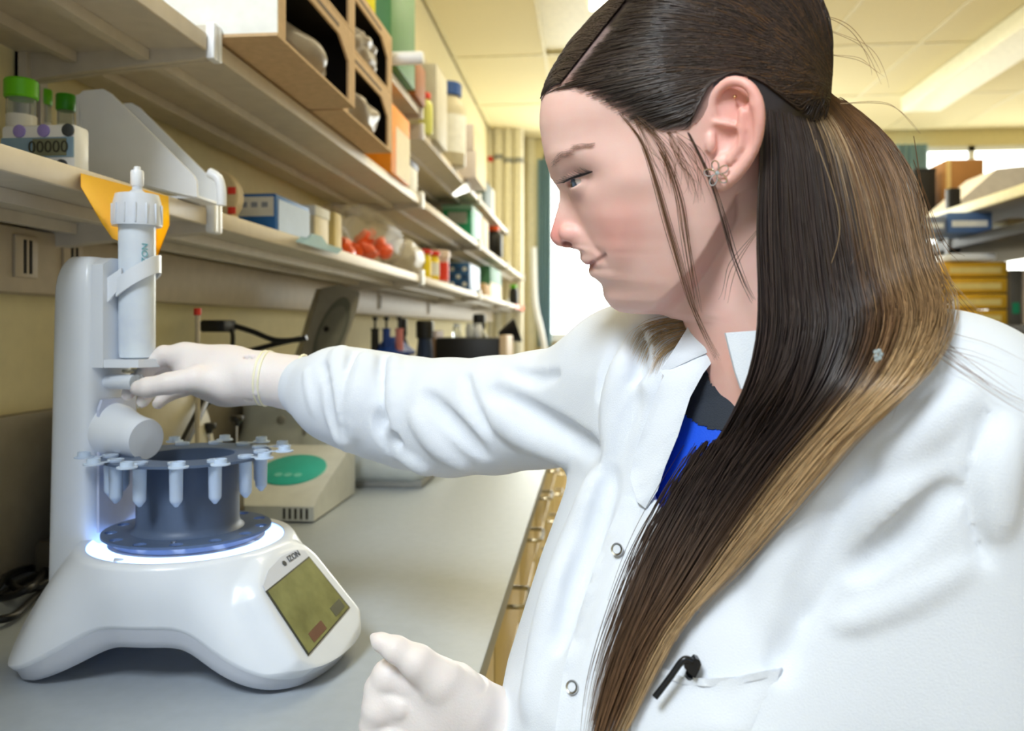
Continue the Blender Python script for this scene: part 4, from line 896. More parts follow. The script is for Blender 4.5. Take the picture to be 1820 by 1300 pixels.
UF = smt(itp([(-64,1262),(-58,1232),(-48,1205),(-34,1182),(-15,1157),(0,1136),(20,1104),(40,1073),(80,1020),(110,992),(140,972),(170,961),(195,958),(215,957),(250,961),(275,966),(290,972),(305,982),(320,993),(335,1004),(361,1017),(395,1030),(417,1034),(434,1031),(451,1033),(470,1040),(490,1047),(505,1060),(522,1069),(535,1074),(548,1084),(556,1096),(561,1116),(563,1150),(566,1200),(600,1240)]), -100, 800, 4)
UB = smt(itp([(-64,1272),(-58,1300),(-48,1325),(-34,1347),(-15,1370),(0,1385),(40,1409),(80,1424),(130,1431),(180,1432),(215,1430),(250,1424),(290,1412),(335,1395),(400,1385),(600,1380)]), -100, 800, 8)
AW = smt(itp([(-66,2),(-62,26),(-54,52),(-42,76),(-25,99),(0,120),(20,132),(40,141),(80,152),(130,160),(180,164),(215,164),(250,161),(290,157),(335,152),(370,148),(400,143),(434,135),(470,126),(500,117),(530,104),(548,84),(557,62),(563,40),(566,20),(570,6)]), -100, 800, 4)
PROF = smt(itp([(-100,1240),(200,958),(215,957),(250,961),(275,965.5),(290,969),(309,974),(322,983),(329,988),(335,990),(341,990),(350,989.5),(361,986.5),(370,984),(382,980),(395,976),(407,971.5),(416,970),(422,971.5),(427,974),(432,980),(435,986),(437,998),(438.5,1010),(440,1019),(443,1023),(447,1025.5),(451,1026.5),(455,1026),(458,1025.5),(462,1027),(466,1030),(469,1036),(471.5,1043),(474,1043),(478,1041),(483,1040.5),(488,1042),(491,1043.5),(494,1049),(497,1054),(502,1060),(508,1065),(514,1067),(522,1067),(530,1069),(535,1071),(547,1079),(553,1086),(558,1093),(561,1104),(563,1140),(800,1300)]), -100, 800, 1.6)
FW = itp([(-100,70),(215,80),(270,60),(300,30),(330,21),(361,23),(395,27),(412,33),(425,33),(434,31),(438,40),(445,60),(470,66),(500,66),(530,62),(560,70),(800,70)])
def build_base():
    d = VB; U = d.ax[0][:, None, None].astype(np.float32); Wd = np.abs(d.ax[2])[None, None, :].astype(np.float32)
    for j, v in enumerate(d.ax[1]):
        v = float(v)
        if v > 578 or v < -70: continue
        uf, ub, a = float(UF(v)), float(UB(v)), float(AW(v)); dl = float(PROF(v))-uf
        if v < 205 or v > 561: dl = 0
        fw = float(FW(v)); fade = np.exp(-(Wd/fw)**2.6)
        u = U-dl*fade; Lg = ub-uf; um = .52; p = float(np.interp(v, [-60, 60, 200, 380, 440, 560], [2.05, 2.1, 2.35, 2.2, 1.85, 1.8])); q = 2.2
        t = (u-uf)/Lg
        f = np.where(t < um, np.clip(1-np.clip(1-t/um, 0, 2)**p, -1, 1), np.clip(1-np.clip((t-um)/(1-um), 0, 2)**q, -1, 1))
        S = np.sign(f)*np.abs(f)**(1/np.where(t < um, p, q))
        Wv = a*S
        u0 = U
        g = lambda cu, cv, su, sv, am: am*np.exp(-((u0-cu)/su)**2-((v-cv)/sv)**2)
        ex = g(1090, 235, 60, 45, -7)+g(1085, 398, 46, 46, 9)+g(1040, 312, 34, 20, -15)+g(1006, 345, 16, 22, -6)+g(1074, 457, 12, 12, -4)+g(1100, 440, 28, 34, 6)+g(1052, 497, 30, 9, -3)+g(1130, 320, 50, 25, 5)+g(1010, 268, 40, 12, 4)
        # nasolabial fold and jaw line
        for (ax_, ay_, bx_, by_, am, sg) in ((1034, 402, 1068, 442, -4.5, 7), (1068, 442, 1086, 470, -2.5, 8)):
            tt = np.clip(((u0-ax_)*(bx_-ax_)+(v-ay_)*(by_-ay_))/((bx_-ax_)**2+(by_-ay_)**2), 0, 1); dd = (u0-ax_-tt*(bx_-ax_))**2+(v-ay_-tt*(by_-ay_))**2; ex = ex+am*np.exp(-dd/sg**2)
        jl = np.interp(u0[:, 0, 0], [1060, 1100, 1130, 1160, 1190, 1222, 1250, 1275, 1300, 1500], [640, 575, 556, 534, 508, 472, 430, 385, 340, 300])[:, None, None]
        e = np.clip((v-jl)/58, 0, 1); e = e*e*(3-2*e); ex = ex-e*a*.52*np.clip((u0-1090)/60, 0, 1)
        Wv = np.where(Wv > 0, Wv+ex*np.clip(Wv/40, 0, 1), Wv)
        od = np.maximum(np.maximum(uf-u, u-ub), 0); fd = np.where(od > 0, np.sqrt(Wd*Wd+od*od)+0*U, Wd-Wv)
        d.d[:, j, :] = fd[:, 0, :]
    j0 = int(np.ceil((-62-d.lo[1])/d.h)); r0_ = d.d[:, j0, :]
    for j in range(j0): h_ = (j0-j)*d.h; d.d[:, j, :] = np.where(r0_ > 0, np.sqrt(np.maximum(r0_, 0)**2+h_*h_), h_)
    g = np.gradient(d.d[:, :, :]); m = np.sqrt(g[0]**2+g[1]**2+g[2]**2)/d.h; far = d.d > 900
    d.d /= np.maximum(m, 1); d.d[far] = 1e3; np.clip(d.d, -60, 1e3, out=d.d); j = int((578-d.lo[1])/d.h); d.d[:, j-1:, :] = 1e3
build_base()
# neck, throat and upper chest
VB.cap((1335, 400, 0), (1392, 760, 10), 104, 118, k=42)
VB.cap((1255, 560, 0), (1290, 650, 0), 44, 40, k=46)
VB.cap((1322, 400, 62), (1290, 700, 42), 26, 20, k=28)
VB.ell((1350, 800, 30), (95, 95, 105), k=30)
# nose wings and nostrils
for s in (1, -1):
    VB.ell((1013, 411, 30*s), (19, 15.5, 11.5), k=9); VB.ell((1003, 407, 22*s), (14, 15, 12), k=9)
    VB.ell((1003, 432, 24*s), (11, 8, 18), k=2.5, op='-')
# eyelids
EYE = L(1037, 317, 72); EYE[0] += 2
for s in (1, -1):
    c = EYE*np.array([1, 1, s])
    VB.ell(c, (31, 27, 30), k=10)
    VB.cap(c+np.array([-26, -15, -10*s]), c+np.array([12, -16, 17*s]), 8, 6, k=7)        # upper lid roll
    VB.cap(c+np.array([-20, 19, -4*s]), c+np.array([8, 15, 16*s]), 6, 4, k=8)
    th = .20; R = np.array([[math.cos(th), -math.sin(th), 0], [math.sin(th), math.cos(th), 0], [0, 0, 1]])
    VB.ell(c+np.array([-26, 3.0, 8*s]), (27, 6.8, 31), k=2.5, op='-', R=R)
# mouth line
def hmap(V):
    n = V.n[2]; ins = V.d < 0; idx = n-1-np.argmax(ins[:, :, ::-1], axis=2); i2 = np.minimum(idx+1, n-1); da = np.take_along_axis(V.d, idx[:, :, None], 2)[:, :, 0]; db = np.take_along_axis(V.d, i2[:, :, None], 2)[:, :, 0]; fr = np.clip(da/np.where(db-da == 0, -1, da-db), 0, 1); return np.where(ins.any(2), V.lo[2]+(idx+fr)*V.h, np.nan)
def samp(M, u, v, V=VB):
    i = np.clip((u-V.lo[0])/V.h, 0, V.n[0]-2); j = np.clip((v-V.lo[1])/V.h, 0, V.n[1]-2); i0, j0 = i.astype(int), j.astype(int); fi, fj = i-i0, j-j0
    M2 = np.nan_to_num(M, nan=0.0); return M2[i0, j0]*(1-fi)*(1-fj)+M2[i0+1, j0]*fi*(1-fj)+M2[i0, j0+1]*(1-fi)*fj+M2[i0+1, j0+1]*fi*fj
def on_face(px, py, lift=0, M=None):
    u_, v_ = px, py
    for _ in range(4): w_ = float(samp(HMB if M is None else M, np.array([u_]), np.array([v_]), VB)[0])+lift; u_, v_, _w = L(px, py, w_)
    return np.array([u_, v_, w_])
HM0 = hmap(VB)
MOUTH = np.array(smooth_path([L(1036, 471.5, 0), L(1042, 471.5, 12), on_face(1050, 468, 0, HM0), on_face(1058, 463.5, 0, HM0), on_face(1066, 458, 0, HM0), on_face(1073, 452, 0, HM0)], 26))
for s in (1, -1): VB.chain(MOUTH*np.array([1, 1, s]), np.linspace(3.4, 2.2, 26), k=2.5, op='-')
NO_EARS = VB.d.copy()
# ears
for s in (1, -1):
    E_ = lambda px, py, w: L(px, py, w)*np.array([1, 1, s])
    VB.ell(E_(1300, 240, 150), (34, 76, 12), k=8, R=np.array([[math.cos(.2), .0, math.sin(.2)*s], [0, 1, 0], [-math.sin(.2)*s, 0, math.cos(.2)]]))
    hel = [(1287, 236, 150), (1272, 215, 154), (1266, 190, 158), (1273, 170, 163), (1290, 156, 170), (1310, 155, 177), (1329, 167, 184), (1342, 192, 188), (1345, 225, 188), (1340, 258, 183), (1326, 288, 176), (1305, 314, 168), (1284, 331, 161)]
    hs = np.array(smooth_path([E_(*p) for p in hel], 44)); VB.chain(hs, np.interp(np.linspace(0, 12, 44), range(13), [5, 6.5, 7, 7.5, 8, 8, 8.5, 9, 9, 9, 9.5, 11, 11]), k=5)
    VB.chain([E_(1330, 200, 178), E_(1324, 240, 172), E_(1308, 280, 164)], [15, 16, 14], k=8)            # broad flange behind
    VB.ell(E_(1280, 316, 158), (17, 20, 9), k=8); VB.ell(E_(1290, 296, 160), (22, 18, 9), k=8)            # lobe
    VB.ell(E_(1301, 189, 178), (26, 21, 14), k=5, op='-')                                                # upper hollow
    VB.ell(E_(1322, 236, 190), (11, 40, 9), k=6, op='-')
    VB.chain([E_(1316, 205, 174), E_(1319, 235, 175), E_(1312, 266, 173), E_(1296, 290, 168)], [7, 8, 9, 8], k=5)
    VB.ell(E_(1286, 250, 172), (21, 24, 18), k=5, op='-')
    VB.chain([E_(1270, 222, 160), E_(1290, 226, 164), E_(1313, 233, 168)], [5, 5.5, 5], k=4)
    VB.ell(E_(1262, 258, 160), (9, 17, 8), k=5); VB.ell(E_(1258, 215, 152), (14, 30, 9), k=9)
hv, hf = VB.mesh(); hv = taubin(hv, hf, 6)
SKIN_UVW = hv.copy()
def skin_mat():
    m = bpy.data.materials.new('skin'); m.use_nodes = True; nt = m.node_tree; b = nt.nodes['Principled BSDF']
    at = nt.nodes.new('ShaderNodeVertexColor'); at.layer_name = 'tint'
    tc = nt.nodes.new('ShaderNodeTexCoord'); n = nt.nodes.new('ShaderNodeTexNoise'); n.inputs['Scale'].default_value = 60; n.inputs['Detail'].default_value = 5; nt.links.new(tc.outputs['Object'], n.inputs['Vector'])
    mx = nt.nodes.new('ShaderNodeMixRGB'); mx.blend_type = 'MULTIPLY'; mx.inputs[0].default_value = .22; nt.links.new(at.outputs[0], mx.inputs[1])
    r = nt.nodes.new('ShaderNodeValToRGB'); r.color_ramp.elements[0].color = (1, .74, .68, 1); r.color_ramp.elements[1].color = (1, 1, 1, 1); r.color_ramp.elements[0].position = .3; r.color_ramp.elements[1].position = .62
    nt.links.new(n.outputs['Fac'], r.inputs[0]); nt.links.new(r.outputs[0], mx.inputs[2]); nt.links.new(mx.outputs[0], b.inputs['Base Color'])
    b.inputs['Roughness'].default_value = .48; b.inputs['Subsurface Weight'].default_value = .25; b.inputs['Subsurface Radius'].default_value = (.010, .004, .002); b.inputs['Subsurface Scale'].default_value = .5
    n2 = nt.nodes.new('ShaderNodeTexNoise'); n2.inputs['Scale'].default_value = 900; n2.inputs['Detail'].default_value = 3; nt.links.new(tc.outputs['Object'], n2.inputs['Vector'])
    bp = nt.nodes.new('ShaderNodeBump'); bp.inputs['Strength'].default_value = .12; bp.inputs['Distance'].default_value = .0006; nt.links.new(n2.outputs['Fac'], bp.inputs['Height']); nt.links.new(bp.outputs[0], b.inputs['Normal'])
    return m
def set_tint(o, rgb):
    ca_ = o.data.color_attributes.new('tint', 'FLOAT_COLOR', 'POINT'); a = np.ones((len(o.data.vertices), 4), np.float32); a[:, :3] = rgb; ca_.data.foreach_set('color', a.ravel())
body = soft_obj('body', (head_w(hv), hf), skin_mat(), PERSON, 0)
u, v, w = hv.T; aw = np.abs(w)
def lerp(c, c2, f): f = np.clip(f, 0, 1)[:, None]; return c*(1-f)+np.array(srgb(*c2))*f
G = lambda cu, cv, cw, su, sv, sw: np.exp(-((u-cu)/su)**2-((v-cv)/sv)**2-((aw-cw)/sw)**2)
c = np.tile(np.array(srgb(240, 200, 190)), (len(hv), 1))
c = lerp(c, (224, 130, 122), .75*G(985, 412, 0, 42, 30, 50)); c = lerp(c, (226, 150, 140), .55*G(1100, 400, 110, 60, 55, 80)); c = lerp(c, (226, 140, 128), .6*G(1310, 220, 175, 70, 110, 60))
lip = np.exp(-((v-(471-.40*(u-1040)))/10)**4)*np.clip((1068-u)/14, 0, 1)*(aw < 60)*(u > 1020)*(u < 1075); c = lerp(c, (206, 128, 128), .75*lip)
c = lerp(c, (196, 140, 130), .55*np.exp(-((u-1024)/26)**2-((v-345)/10)**2)*(aw > 30)); c = lerp(c, (186, 140, 132), .5*G(1040, 305, 80, 30, 10, 30)); c = lerp(c, (232, 170, 150), .35*np.clip((v-540)/60, 0, 1))
mp = MOUTH; md = np.full(len(u), 99.0)
near = (u > 1020) & (u < 1095) & (v > 430) & (v < 490)
md[near] = np.min(np.linalg.norm(np.stack([u, v, aw], 1)[near][:, None]-mp[None], axis=2), axis=1); c = lerp(c, (128, 62, 62), .8*np.exp(-(md/4.2)**2))
nd = np.sqrt(((u-1002)/10)**2+((v-430)/6)**2+((aw-18)/15)**2); c = lerp(c, (120, 58, 54), .7*np.clip(1.25-nd, 0, 1)*2)
set_tint(body, c)
# eyeballs
def eye_mat():
    m = bpy.data.materials.new('eye'); m.use_nodes = True; nt = m.node_tree; b = nt.nodes['Principled BSDF']; a = nt.nodes.new('ShaderNodeVertexColor'); a.layer_name = 'tint'; nt.links.new(a.outputs[0], b.inputs['Base Color']); b.inputs['Roughness'].default_value = .12; b.inputs['Coat Weight'].default_value = .6
    n = nt.nodes.new('ShaderNodeTexNoise'); n.inputs['Scale'].default_value = 300; bp = nt.nodes.new('ShaderNodeBump'); bp.inputs['Strength'].default_value = .02; nt.links.new(n.outputs['Fac'], bp.inputs['Height']); nt.links.new(bp.outputs[0], b.inputs['Normal']); return m
EM = eye_mat()
for s in (1, -1):
    bm = bmesh.new(); bmesh.ops.create_uvsphere(bm, u_segments=48, v_segments=32, radius=1); bm.verts.index_update()
    nv = np.array([v_.co for v_ in bm.verts]); fs = [[v_.index for v_ in f.verts] for f in bm.faces]; bm.free()
    gz = np.array([-.93, .25, .26*s]); gz /= np.linalg.norm(gz); ca_ = nv @ gz; bul = 1+.10*np.clip((ca_-.86)/.14, 0, 1)
    pos = (EYE*np.array([1, 1, s]))+nv*26.0*bul[:, None]
    o = part(PERSON, 'eye', (head_w(pos), fs), EM, 179); col = np.tile(np.array(srgb(226, 216, 216)), (len(nv), 1))
    col[ca_ > .80] = srgb(64, 78, 96); col[ca_ > .88] = srgb(92, 110, 132); col[ca_ > .965] = srgb(10, 10, 12); set_tint(o, col)
# ------------------------------------------------------------------ coat, shirt and gloves
M_COAT = mat('coat_cotton', (222, 227, 236), .85, var=.012, bump=.22, bscale=900, scale=12, sheen=.15)
M_COAT2 = mat('coat_cotton_hem', (224, 229, 238), .85, var=.012, bump=.22, bscale=900)
TM = Vector((.187, .69)); TA = Vector((.628, -.778)); TB = Vector((-.778, -.628))
lo_ = C(-.34, .40, .90); LO = (-.42, .36, .90); HI = (.42, 1.06, 1.36)
def cam_coords(g):
    x, y, z = g; cx = x*RGT.x+y*RGT.y; d = x*FWD.x+y*FWD.y; return cx, d, z-CAM.z
def loft(vol, lev, k=0, shrink=0):
    sl, g = vol.region(LO, HI); cx, d, z = cam_coords(g); zz = vol.ax[2][sl[2]]; lv_ = np.array(lev); o = np.argsort(lv_[:, 0]); lv_ = lv_[o]
    col = lambda i: np.interp(zz, lv_[:, 0], lv_[:, i]).astype(np.float32)[None, None, :]
    a = (cx-TM.x)*TA.x+(d-TM.y)*TA.y; b = (cx-TM.x)*TB.x+(d-TM.y)*TB.y
    ra, rb = col(3)-shrink, col(4)-shrink; a = (a-col(1))/ra; b = (b-col(2))/rb; r = (np.abs(a)**2.2+np.abs(b)**2.2)**(1/2.2)
    f = ((r-1)*np.minimum(ra, rb)).astype(np.float32); top = lv_[-1, 0]; f = np.maximum(f, (z+CAM.z-top+shrink)*np.ones_like(f)); vol.put(sl, f, k, '+')
LEV = [(1.305, 0, -.02, .055, .05), (1.285, 0, -.015, .085, .062), (1.26, 0, -.01, .125, .078), (1.22, 0, -.012, .158, .096), (1.17, 0, -.010, .165, .114), (1.10, 0, .012, .168, .134), (1.02, 0, .036, .170, .150), (.95, 0, .05, .172, .155), (.88, 0, .05, .172, .155)]
VC = Vol(LO, HI, .0033)
loft(VC, LEV)
pt = lambda a: P(*a)
# far shoulder and stretched sleeve
SLV = [(1120, 700, .79, .066), (1040, 716, .82, .060), (960, 728, .85, .0585), (880, 738, .875, .0605), (800, 742, .906, .063), (730, 734, .934, .0615), (680, 722, .95, .0598), (640, 712, .965, .058), (605, 702, .975, .0573)]
VC.cap(pt((1190, 690, .74)), pt((1120, 700, .79)), .075, .068, k=.05)
VC.chain([pt(a[:3]) for a in SLV], [a[3] for a in SLV], k=.03)
VC.chain([pt((600, 700, .978)), pt((570, 695, .990)), pt((552, 690, .998))], [.046, .042, .0385], k=.012)
VC.cap(pt((1225, 612, .70)), pt((1120, 650, .79)), .035, .045, k=.05)
# near shoulder, upper arm and the forearm below the frame
VC.cap(pt((1400, 650, .67)), pt((1650, 735, .58)), .05, .062, k=.05)
VC.cap(pt((1700, 792, .56)), pt((1740, 1330, .54)), .076, .066, k=.05)
VC.cap(pt((1560, 800, .60)), pt((1600, 1150, .60)), .07, .08, k=.06)
VC.chain([pt((1330, 1420, .60)), pt((1100, 1380, .64)), pt((930, 1310, .665))], [.055, .050, .034], k=.03)
def march(vol, px, py, t0=.35, t1=1.15):
    px = np.atleast_1d(np.asarray(px, float)); py = np.atleast_1d(np.asarray(py, float)); n = len(px)
    dr = np.array(FWD)[None]+np.array(RGT)[None]*((px-HX)/F)[:, None]+np.array(UP)[None]*((HY-py)/F)[:, None]; ts = np.arange(t0, t1, vol.h*.6); out = np.full(n, np.nan)
    for k in range(n):
        p = np.array(CAM)+dr[k]*ts[:, None]; i = np.round((p-vol.lo)/vol.h).astype(int); ok = np.all((i >= 0) & (i < vol.n), 1); val = np.full(len(ts), 1.0); q = i[ok]; val[ok] = vol.d[q[:, 0], q[:, 1], q[:, 2]]
        w = np.argmax(val < 0)
        if val[w] < 0: out[k] = ts[w]-(val[w]/(val[w-1]-val[w]+1e-9))*0
    return out
def stroke(pts, r, op='+', k=None, sink=.55):
    P2 = np.array(smooth_path([(a, b, 0) for a, b in pts], max(4, 3*len(pts))))[:, :2]; t = march(VC, P2[:, 0], P2[:, 1]); ok = ~np.isnan(t); P2 = P2[ok]; t = t[ok]
    if len(t) < 2: return
    t = np.convolve(np.pad(t, 1, 'edge'), [.25, .5, .25], 'valid'); off = r*sink if op == '+' else -r*.35; n = len(t)
    c = [P(a, b, tt+off) for (a, b), tt in zip(P2, t)]; rs = [r*(.45+.55*math.sin(PI*(i+.6)/(n+.2))) for i in range(n)]
    for i in range(n-1): VC.cap(c[i], c[i+1], rs[i], rs[i+1], k or r*.9, op)
for pts, r, op in [
    ([(612, 608), (604, 650), (606, 720), (618, 790)], .0135, '+'), ([(628, 628), (627, 690), (613, 778)], .0075, '-'), ([(655, 635), (643, 700), (634, 765)], .013, '+'),
    ([(681, 634), (679, 700), (688, 770)], .0065, '-'), ([(703, 636), (704, 700), (704, 775)], .009, '+'), ([(672, 740), (690, 780), (712, 815)], .010, '-'), ([(700, 760), (720, 800), (760, 835)], .010, '+'),
    ([(752, 700), (800, 752), (858, 812)], .009, '-'), ([(740, 740), (780, 790), (830, 828)], .010, '+'), ([(872, 695), (930, 733), (1000, 772), (1055, 800)], .011, '-'), ([(880, 735), (940, 775), (1020, 812)], .012, '+'),
    ([(826, 668), (832, 700), (866, 768)], .006, '-'), ([(574, 650), (580, 720), (592, 775)], .007, '-'), ([(545, 660), (552, 700), (560, 735)], .005, '+'), ([(905, 655), (950, 672), (990, 668)], .006, '-'),
    ([(1098, 598), (1080, 650), (1070, 715), (1072, 795)], .0055, '-'), ([(1120, 590), (1130, 640), (1120, 720)], .008, '-'), ([(1110, 640), (1095, 720), (1090, 800)], .010, '+'),
    ([(1150, 690), (1120, 760), (1085, 860), (1050, 960)], .010, '+'), ([(1130, 700), (1098, 780), (1072, 850)], .008, '-'),
    ([(1062, 850), (1032, 950), (1000, 1050), (972, 1150), (948, 1260)], .013, '+'), ([(1085, 850), (1058, 940), (1024, 1040), (996, 1150)], .009, '-'),
    ([(1540, 850), (1490, 930), (1440, 1010), (1405, 1090), (1388, 1190)], .011, '-'), ([(1500, 820), (1440, 910), (1392, 1010), (1372, 1120)], .016, '+'), ([(1590, 770), (1540, 830), (1470, 910)], .007, '-'),
    ([(1640, 840), (1580, 900), (1480, 980), (1430, 1060)], .013, '+'), ([(1690, 870), (1610, 950), (1520, 1020)], .008, '-'), 
    ([(1764, 740), (1744, 830), (1742, 920), (1750, 1000)], .006, '-'), ([(1790, 760), (1772, 850), (1770, 940)], .010, '+'), ([(1660, 640), (1600, 700), (1540, 780), (1460, 880)], .012, '+'), ([(1720, 700), (1650, 760), (1580, 830)], .010, '+'),
    ([(1720, 1000), (1620, 1060), (1500, 1110)], .008, '+')]:
    stroke(pts, r, op)
NOCUT = VC.d.copy()
def polydist(px, py, poly):
    poly = np.array(poly, float); n = len(poly); d = np.full(px.shape, 1e9, np.float32); ins = np.zeros(px.shape, bool)
    for i in range(n):
        a, b = poly[i], poly[(i+1) % n]; e = b-a; wx, wy = px-a[0], py-a[1]; t = np.clip((wx*e[0]+wy*e[1])/(e@e), 0, 1); d = np.minimum(d, (wx-t*e[0])**2+(wy-t*e[1])**2)
        c = ((a[1] <= py) & (b[1] > py)) | ((b[1] <= py) & (a[1] > py)); xx = a[0]+(py-a[1])/(e[1] if e[1] else 1e-9)*e[0]; ins ^= c & (px < xx)
    d = np.sqrt(d); return np.where(ins, -d, d)
VEE = [(1262, 560), (1262, 640), (1248, 668), (1224, 706), (1202, 775), (1179, 831), (1163, 880), (1190, 930), (1290, 860), (1350, 760), (1420, 690), (1430, 540)]
sl, g = VC.region(C(.02, .52, 1.12), C(.30, .80, 1.36)); cx, d_, z_ = cam_coords(g)
px = HX+F*cx/d_+0*z_; py = HY-F*z_/d_
pd = polydist(px.astype(np.float32), py.astype(np.float32), VEE)*d_/F
pd = np.maximum(pd, d_-.72)
VC.d[sl] = np.maximum(VC.d[sl], -pd.astype(np.float32))
COAT = soft_obj('lab_coat', VC.mesh(), M_COAT, PERSON, 4)
# shirt with a dark neckband
VS = Vol((.0, .48, 1.10), (.32, .80, 1.335), .0021)
_lo, _hi = LO, HI; LO, HI = VS.lo, VS.lo+VS.h*(VS.n-1); loft(VS, LEV, 0, .017); LO, HI = _lo, _hi
VS.cap(pt((1300, 660, .675)), pt((1345, 760, .68)), .040, .075, k=.05)
sv_, sf_ = VS.mesh(); sv_ = taubin(sv_, sf_, 3)
pr_ = np.array([proj(p) for p in sv_])
neck_cut = polydist(pr_[:, 0], pr_[:, 1], [(1262, 560), (1258, 640), (1256, 668), (1262, 684), (1276, 694), (1300, 697), (1330, 690), (1420, 660), (1420, 500), (1262, 500)])
band = polydist(pr_[:, 0], pr_[:, 1], [(1258, 500), (1240, 640), (1214, 735), (1238, 752), (1262, 762), (1300, 765), (1360, 740), (1500, 660), (1500, 500)])
keep = ~np.all(neck_cut[sf_] < 0, 1); isb = band[sf_].mean(1) < 0
SHIRT = soft_obj('shirt', (sv_, sf_[keep & ~isb]), mat('blue_shirt', (20, 84, 222), .7, bump=.15, bscale=700), PERSON, 0)
soft_obj('neckband', (sv_+np.array(-HR)*.0012, sf_[keep & isb]), mat('charcoal_knit', (42, 48, 58), .8, bump=.3, bscale=900), SHIRT, 0)
# sheets draped on the coat
from mathutils.geometry import delaunay_2d_cdt
VN = VC
def drape(poly, lift, thick, step=9, vol_d=None, smooth_n=3, extra=None):
    keepd = VC.d
    if vol_d is not None: VC.d = vol_d
    poly = [Vector(p) for p in poly]; n = len(poly); b = []
    for i in range(n):
        a, c = poly[i], poly[(i+1) % n]; m = max(1, int((c-a).length/step)); b += [a.lerp(c, k/m) for k in range(m)]
    xs = np.arange(min(p.x for p in poly), max(p.x for p in poly), step); ys = np.arange(min(p.y for p in poly), max(p.y for p in poly), step)
    gx_, gy_ = np.meshgrid(xs, ys); pdv = polydist(gx_.ravel(), gy_.ravel(), [tuple(p) for p in poly]); ins = pdv < -step*.5
    pts = b+[Vector((x, y)) for x, y in zip(gx_.ravel()[ins], gy_.ravel()[ins])]; nb = len(b)
    vs, es, fs, *_ = delaunay_2d_cdt(pts, [(i, (i+1) % nb) for i in range(nb)], [], 1, 1e-5)
    q = np.array([tuple(v_) for v_ in vs]); t = march(VC, q[:, 0], q[:, 1]); bad = np.isnan(t)
    if bad.any(): t[bad] = np.interp(q[bad, 1], np.sort(q[~bad, 1]), t[~bad][np.argsort(q[~bad, 1])])
    for _ in range(smooth_n):
        s = np.zeros(len(q)); c = np.zeros(len(q))
        for f_ in fs:
            for i in range(3): a_, b_ = f_[i], f_[(i+1) % 3]; s[a_] += t[b_]; c[a_] += 1; s[b_] += t[a_]; c[b_] += 1
        t = .5*t+.5*s/np.maximum(c, 1)
    t = t-lift
    if extra: t = t-np.array([extra(a_, b_) for a_, b_ in q])
    VC.d = keepd
    v0 = [P(a_, b_, tt) for (a_, b_), tt in zip(q, t)]; v1 = [P(a_, b_, tt+thick) for (a_, b_), tt in zip(q, t)]; m = len(v0)
    cnt = {}
    for f_ in fs:
        for i in range(3): e = (f_[i], f_[(i+1) % 3]); cnt[e] = 1
    side = [(a_, b_, b_+m, a_+m) for (a_, b_) in cnt if (b_, a_) not in cnt]
    return MB().add(v0+v1, [tuple(f_) for f_ in fs]+[tuple(i+m for i in f_[::-1]) for f_ in fs]+[s_[::-1] for s_ in side])
LAP = [(1232, 567), (1214, 596), (1192, 630), (1173, 660), (1180, 668), (1166, 700), (1149, 748), (1128, 806), (1120, 850), (1132, 892), (1148, 905), (1169, 872), (1182, 831), (1205, 775), (1227, 706), (1250, 664), (1268, 641), (1258, 610), (1244, 584)]
part(COAT, 'lapel', drape([p for p in LAP], .007, .0045, 9, NOCUT, 6, lambda a, b: .006*math.sin(max(0, min(1, (b-600)/300))*PI)), M_COAT2, 50)
cpts = [(1290, 592, .585), (1330, 589, .572), (1372, 586, .566), (1400, 600, .562), (1372, 640, .562), (1345, 675, .566), (1318, 692, .574), (1307, 660, .580), (1298, 625, .583)]
part(COAT, 'collar', MB().prism([P(*q) for q in cpts], FWD*.004), M_COAT2, 50)
part(COAT, 'collar', drape([(1232, 566), (1216, 592), (1174, 660), (1196, 655), (1228, 640), (1262, 625), (1258, 600), (1245, 578)], .012, .004, 8, NOCUT, 6), M_COAT2, 50)
part(COAT, 'placket', drape([(1112, 880), (1138, 905), (1128, 960), (1090, 1070), (1056, 1180), (1035, 1310), (985, 1310), (1002, 1190), (1036, 1070), (1078, 950)], .0032, .0035, 12, None, 3), M_COAT2, 50)
part(COAT, 'pocket', drape([(1150, 1163), (1180, 1190), (1212, 1206), (1260, 1210), (1310, 1206), (1388, 1190), (1376, 1230), (1350, 1262), (1330, 1310), (1120, 1310), (1128, 1240)], .0022, .0035, 12, None, 4), M_COAT2, 50)
part(COAT, 'pocket_hem', drape([(1150, 1160), (1180, 1187), (1212, 1203), (1260, 1207), (1310, 1203), (1390, 1187), (1388, 1200), (1310, 1217), (1260, 1221), (1210, 1217), (1176, 1200), (1148, 1174)], .0036, .003, 8, None, 4), M_COAT2, 50)
for (a, b) in ((1097, 977), (1017, 1222)):
    t = march(VC, [a], [b])[0]-.0085; c0 = P(a, b, t); n = (CAM-c0).normalized()*.9+(-RGT)*.5; n.normalize()
    sn = part(COAT, 'snap', MB().lathe([(.0032, 0), (.0033, .0008), (.0046, .0012), (.0049, .0005), (.0049, 0)], c0, n, 24), M_METAL, 50); part(sn, 'snap_centre', MB().lathe([(.0033, .0002), (.003, .001)], c0, n, 20), M_COAT2, 50)
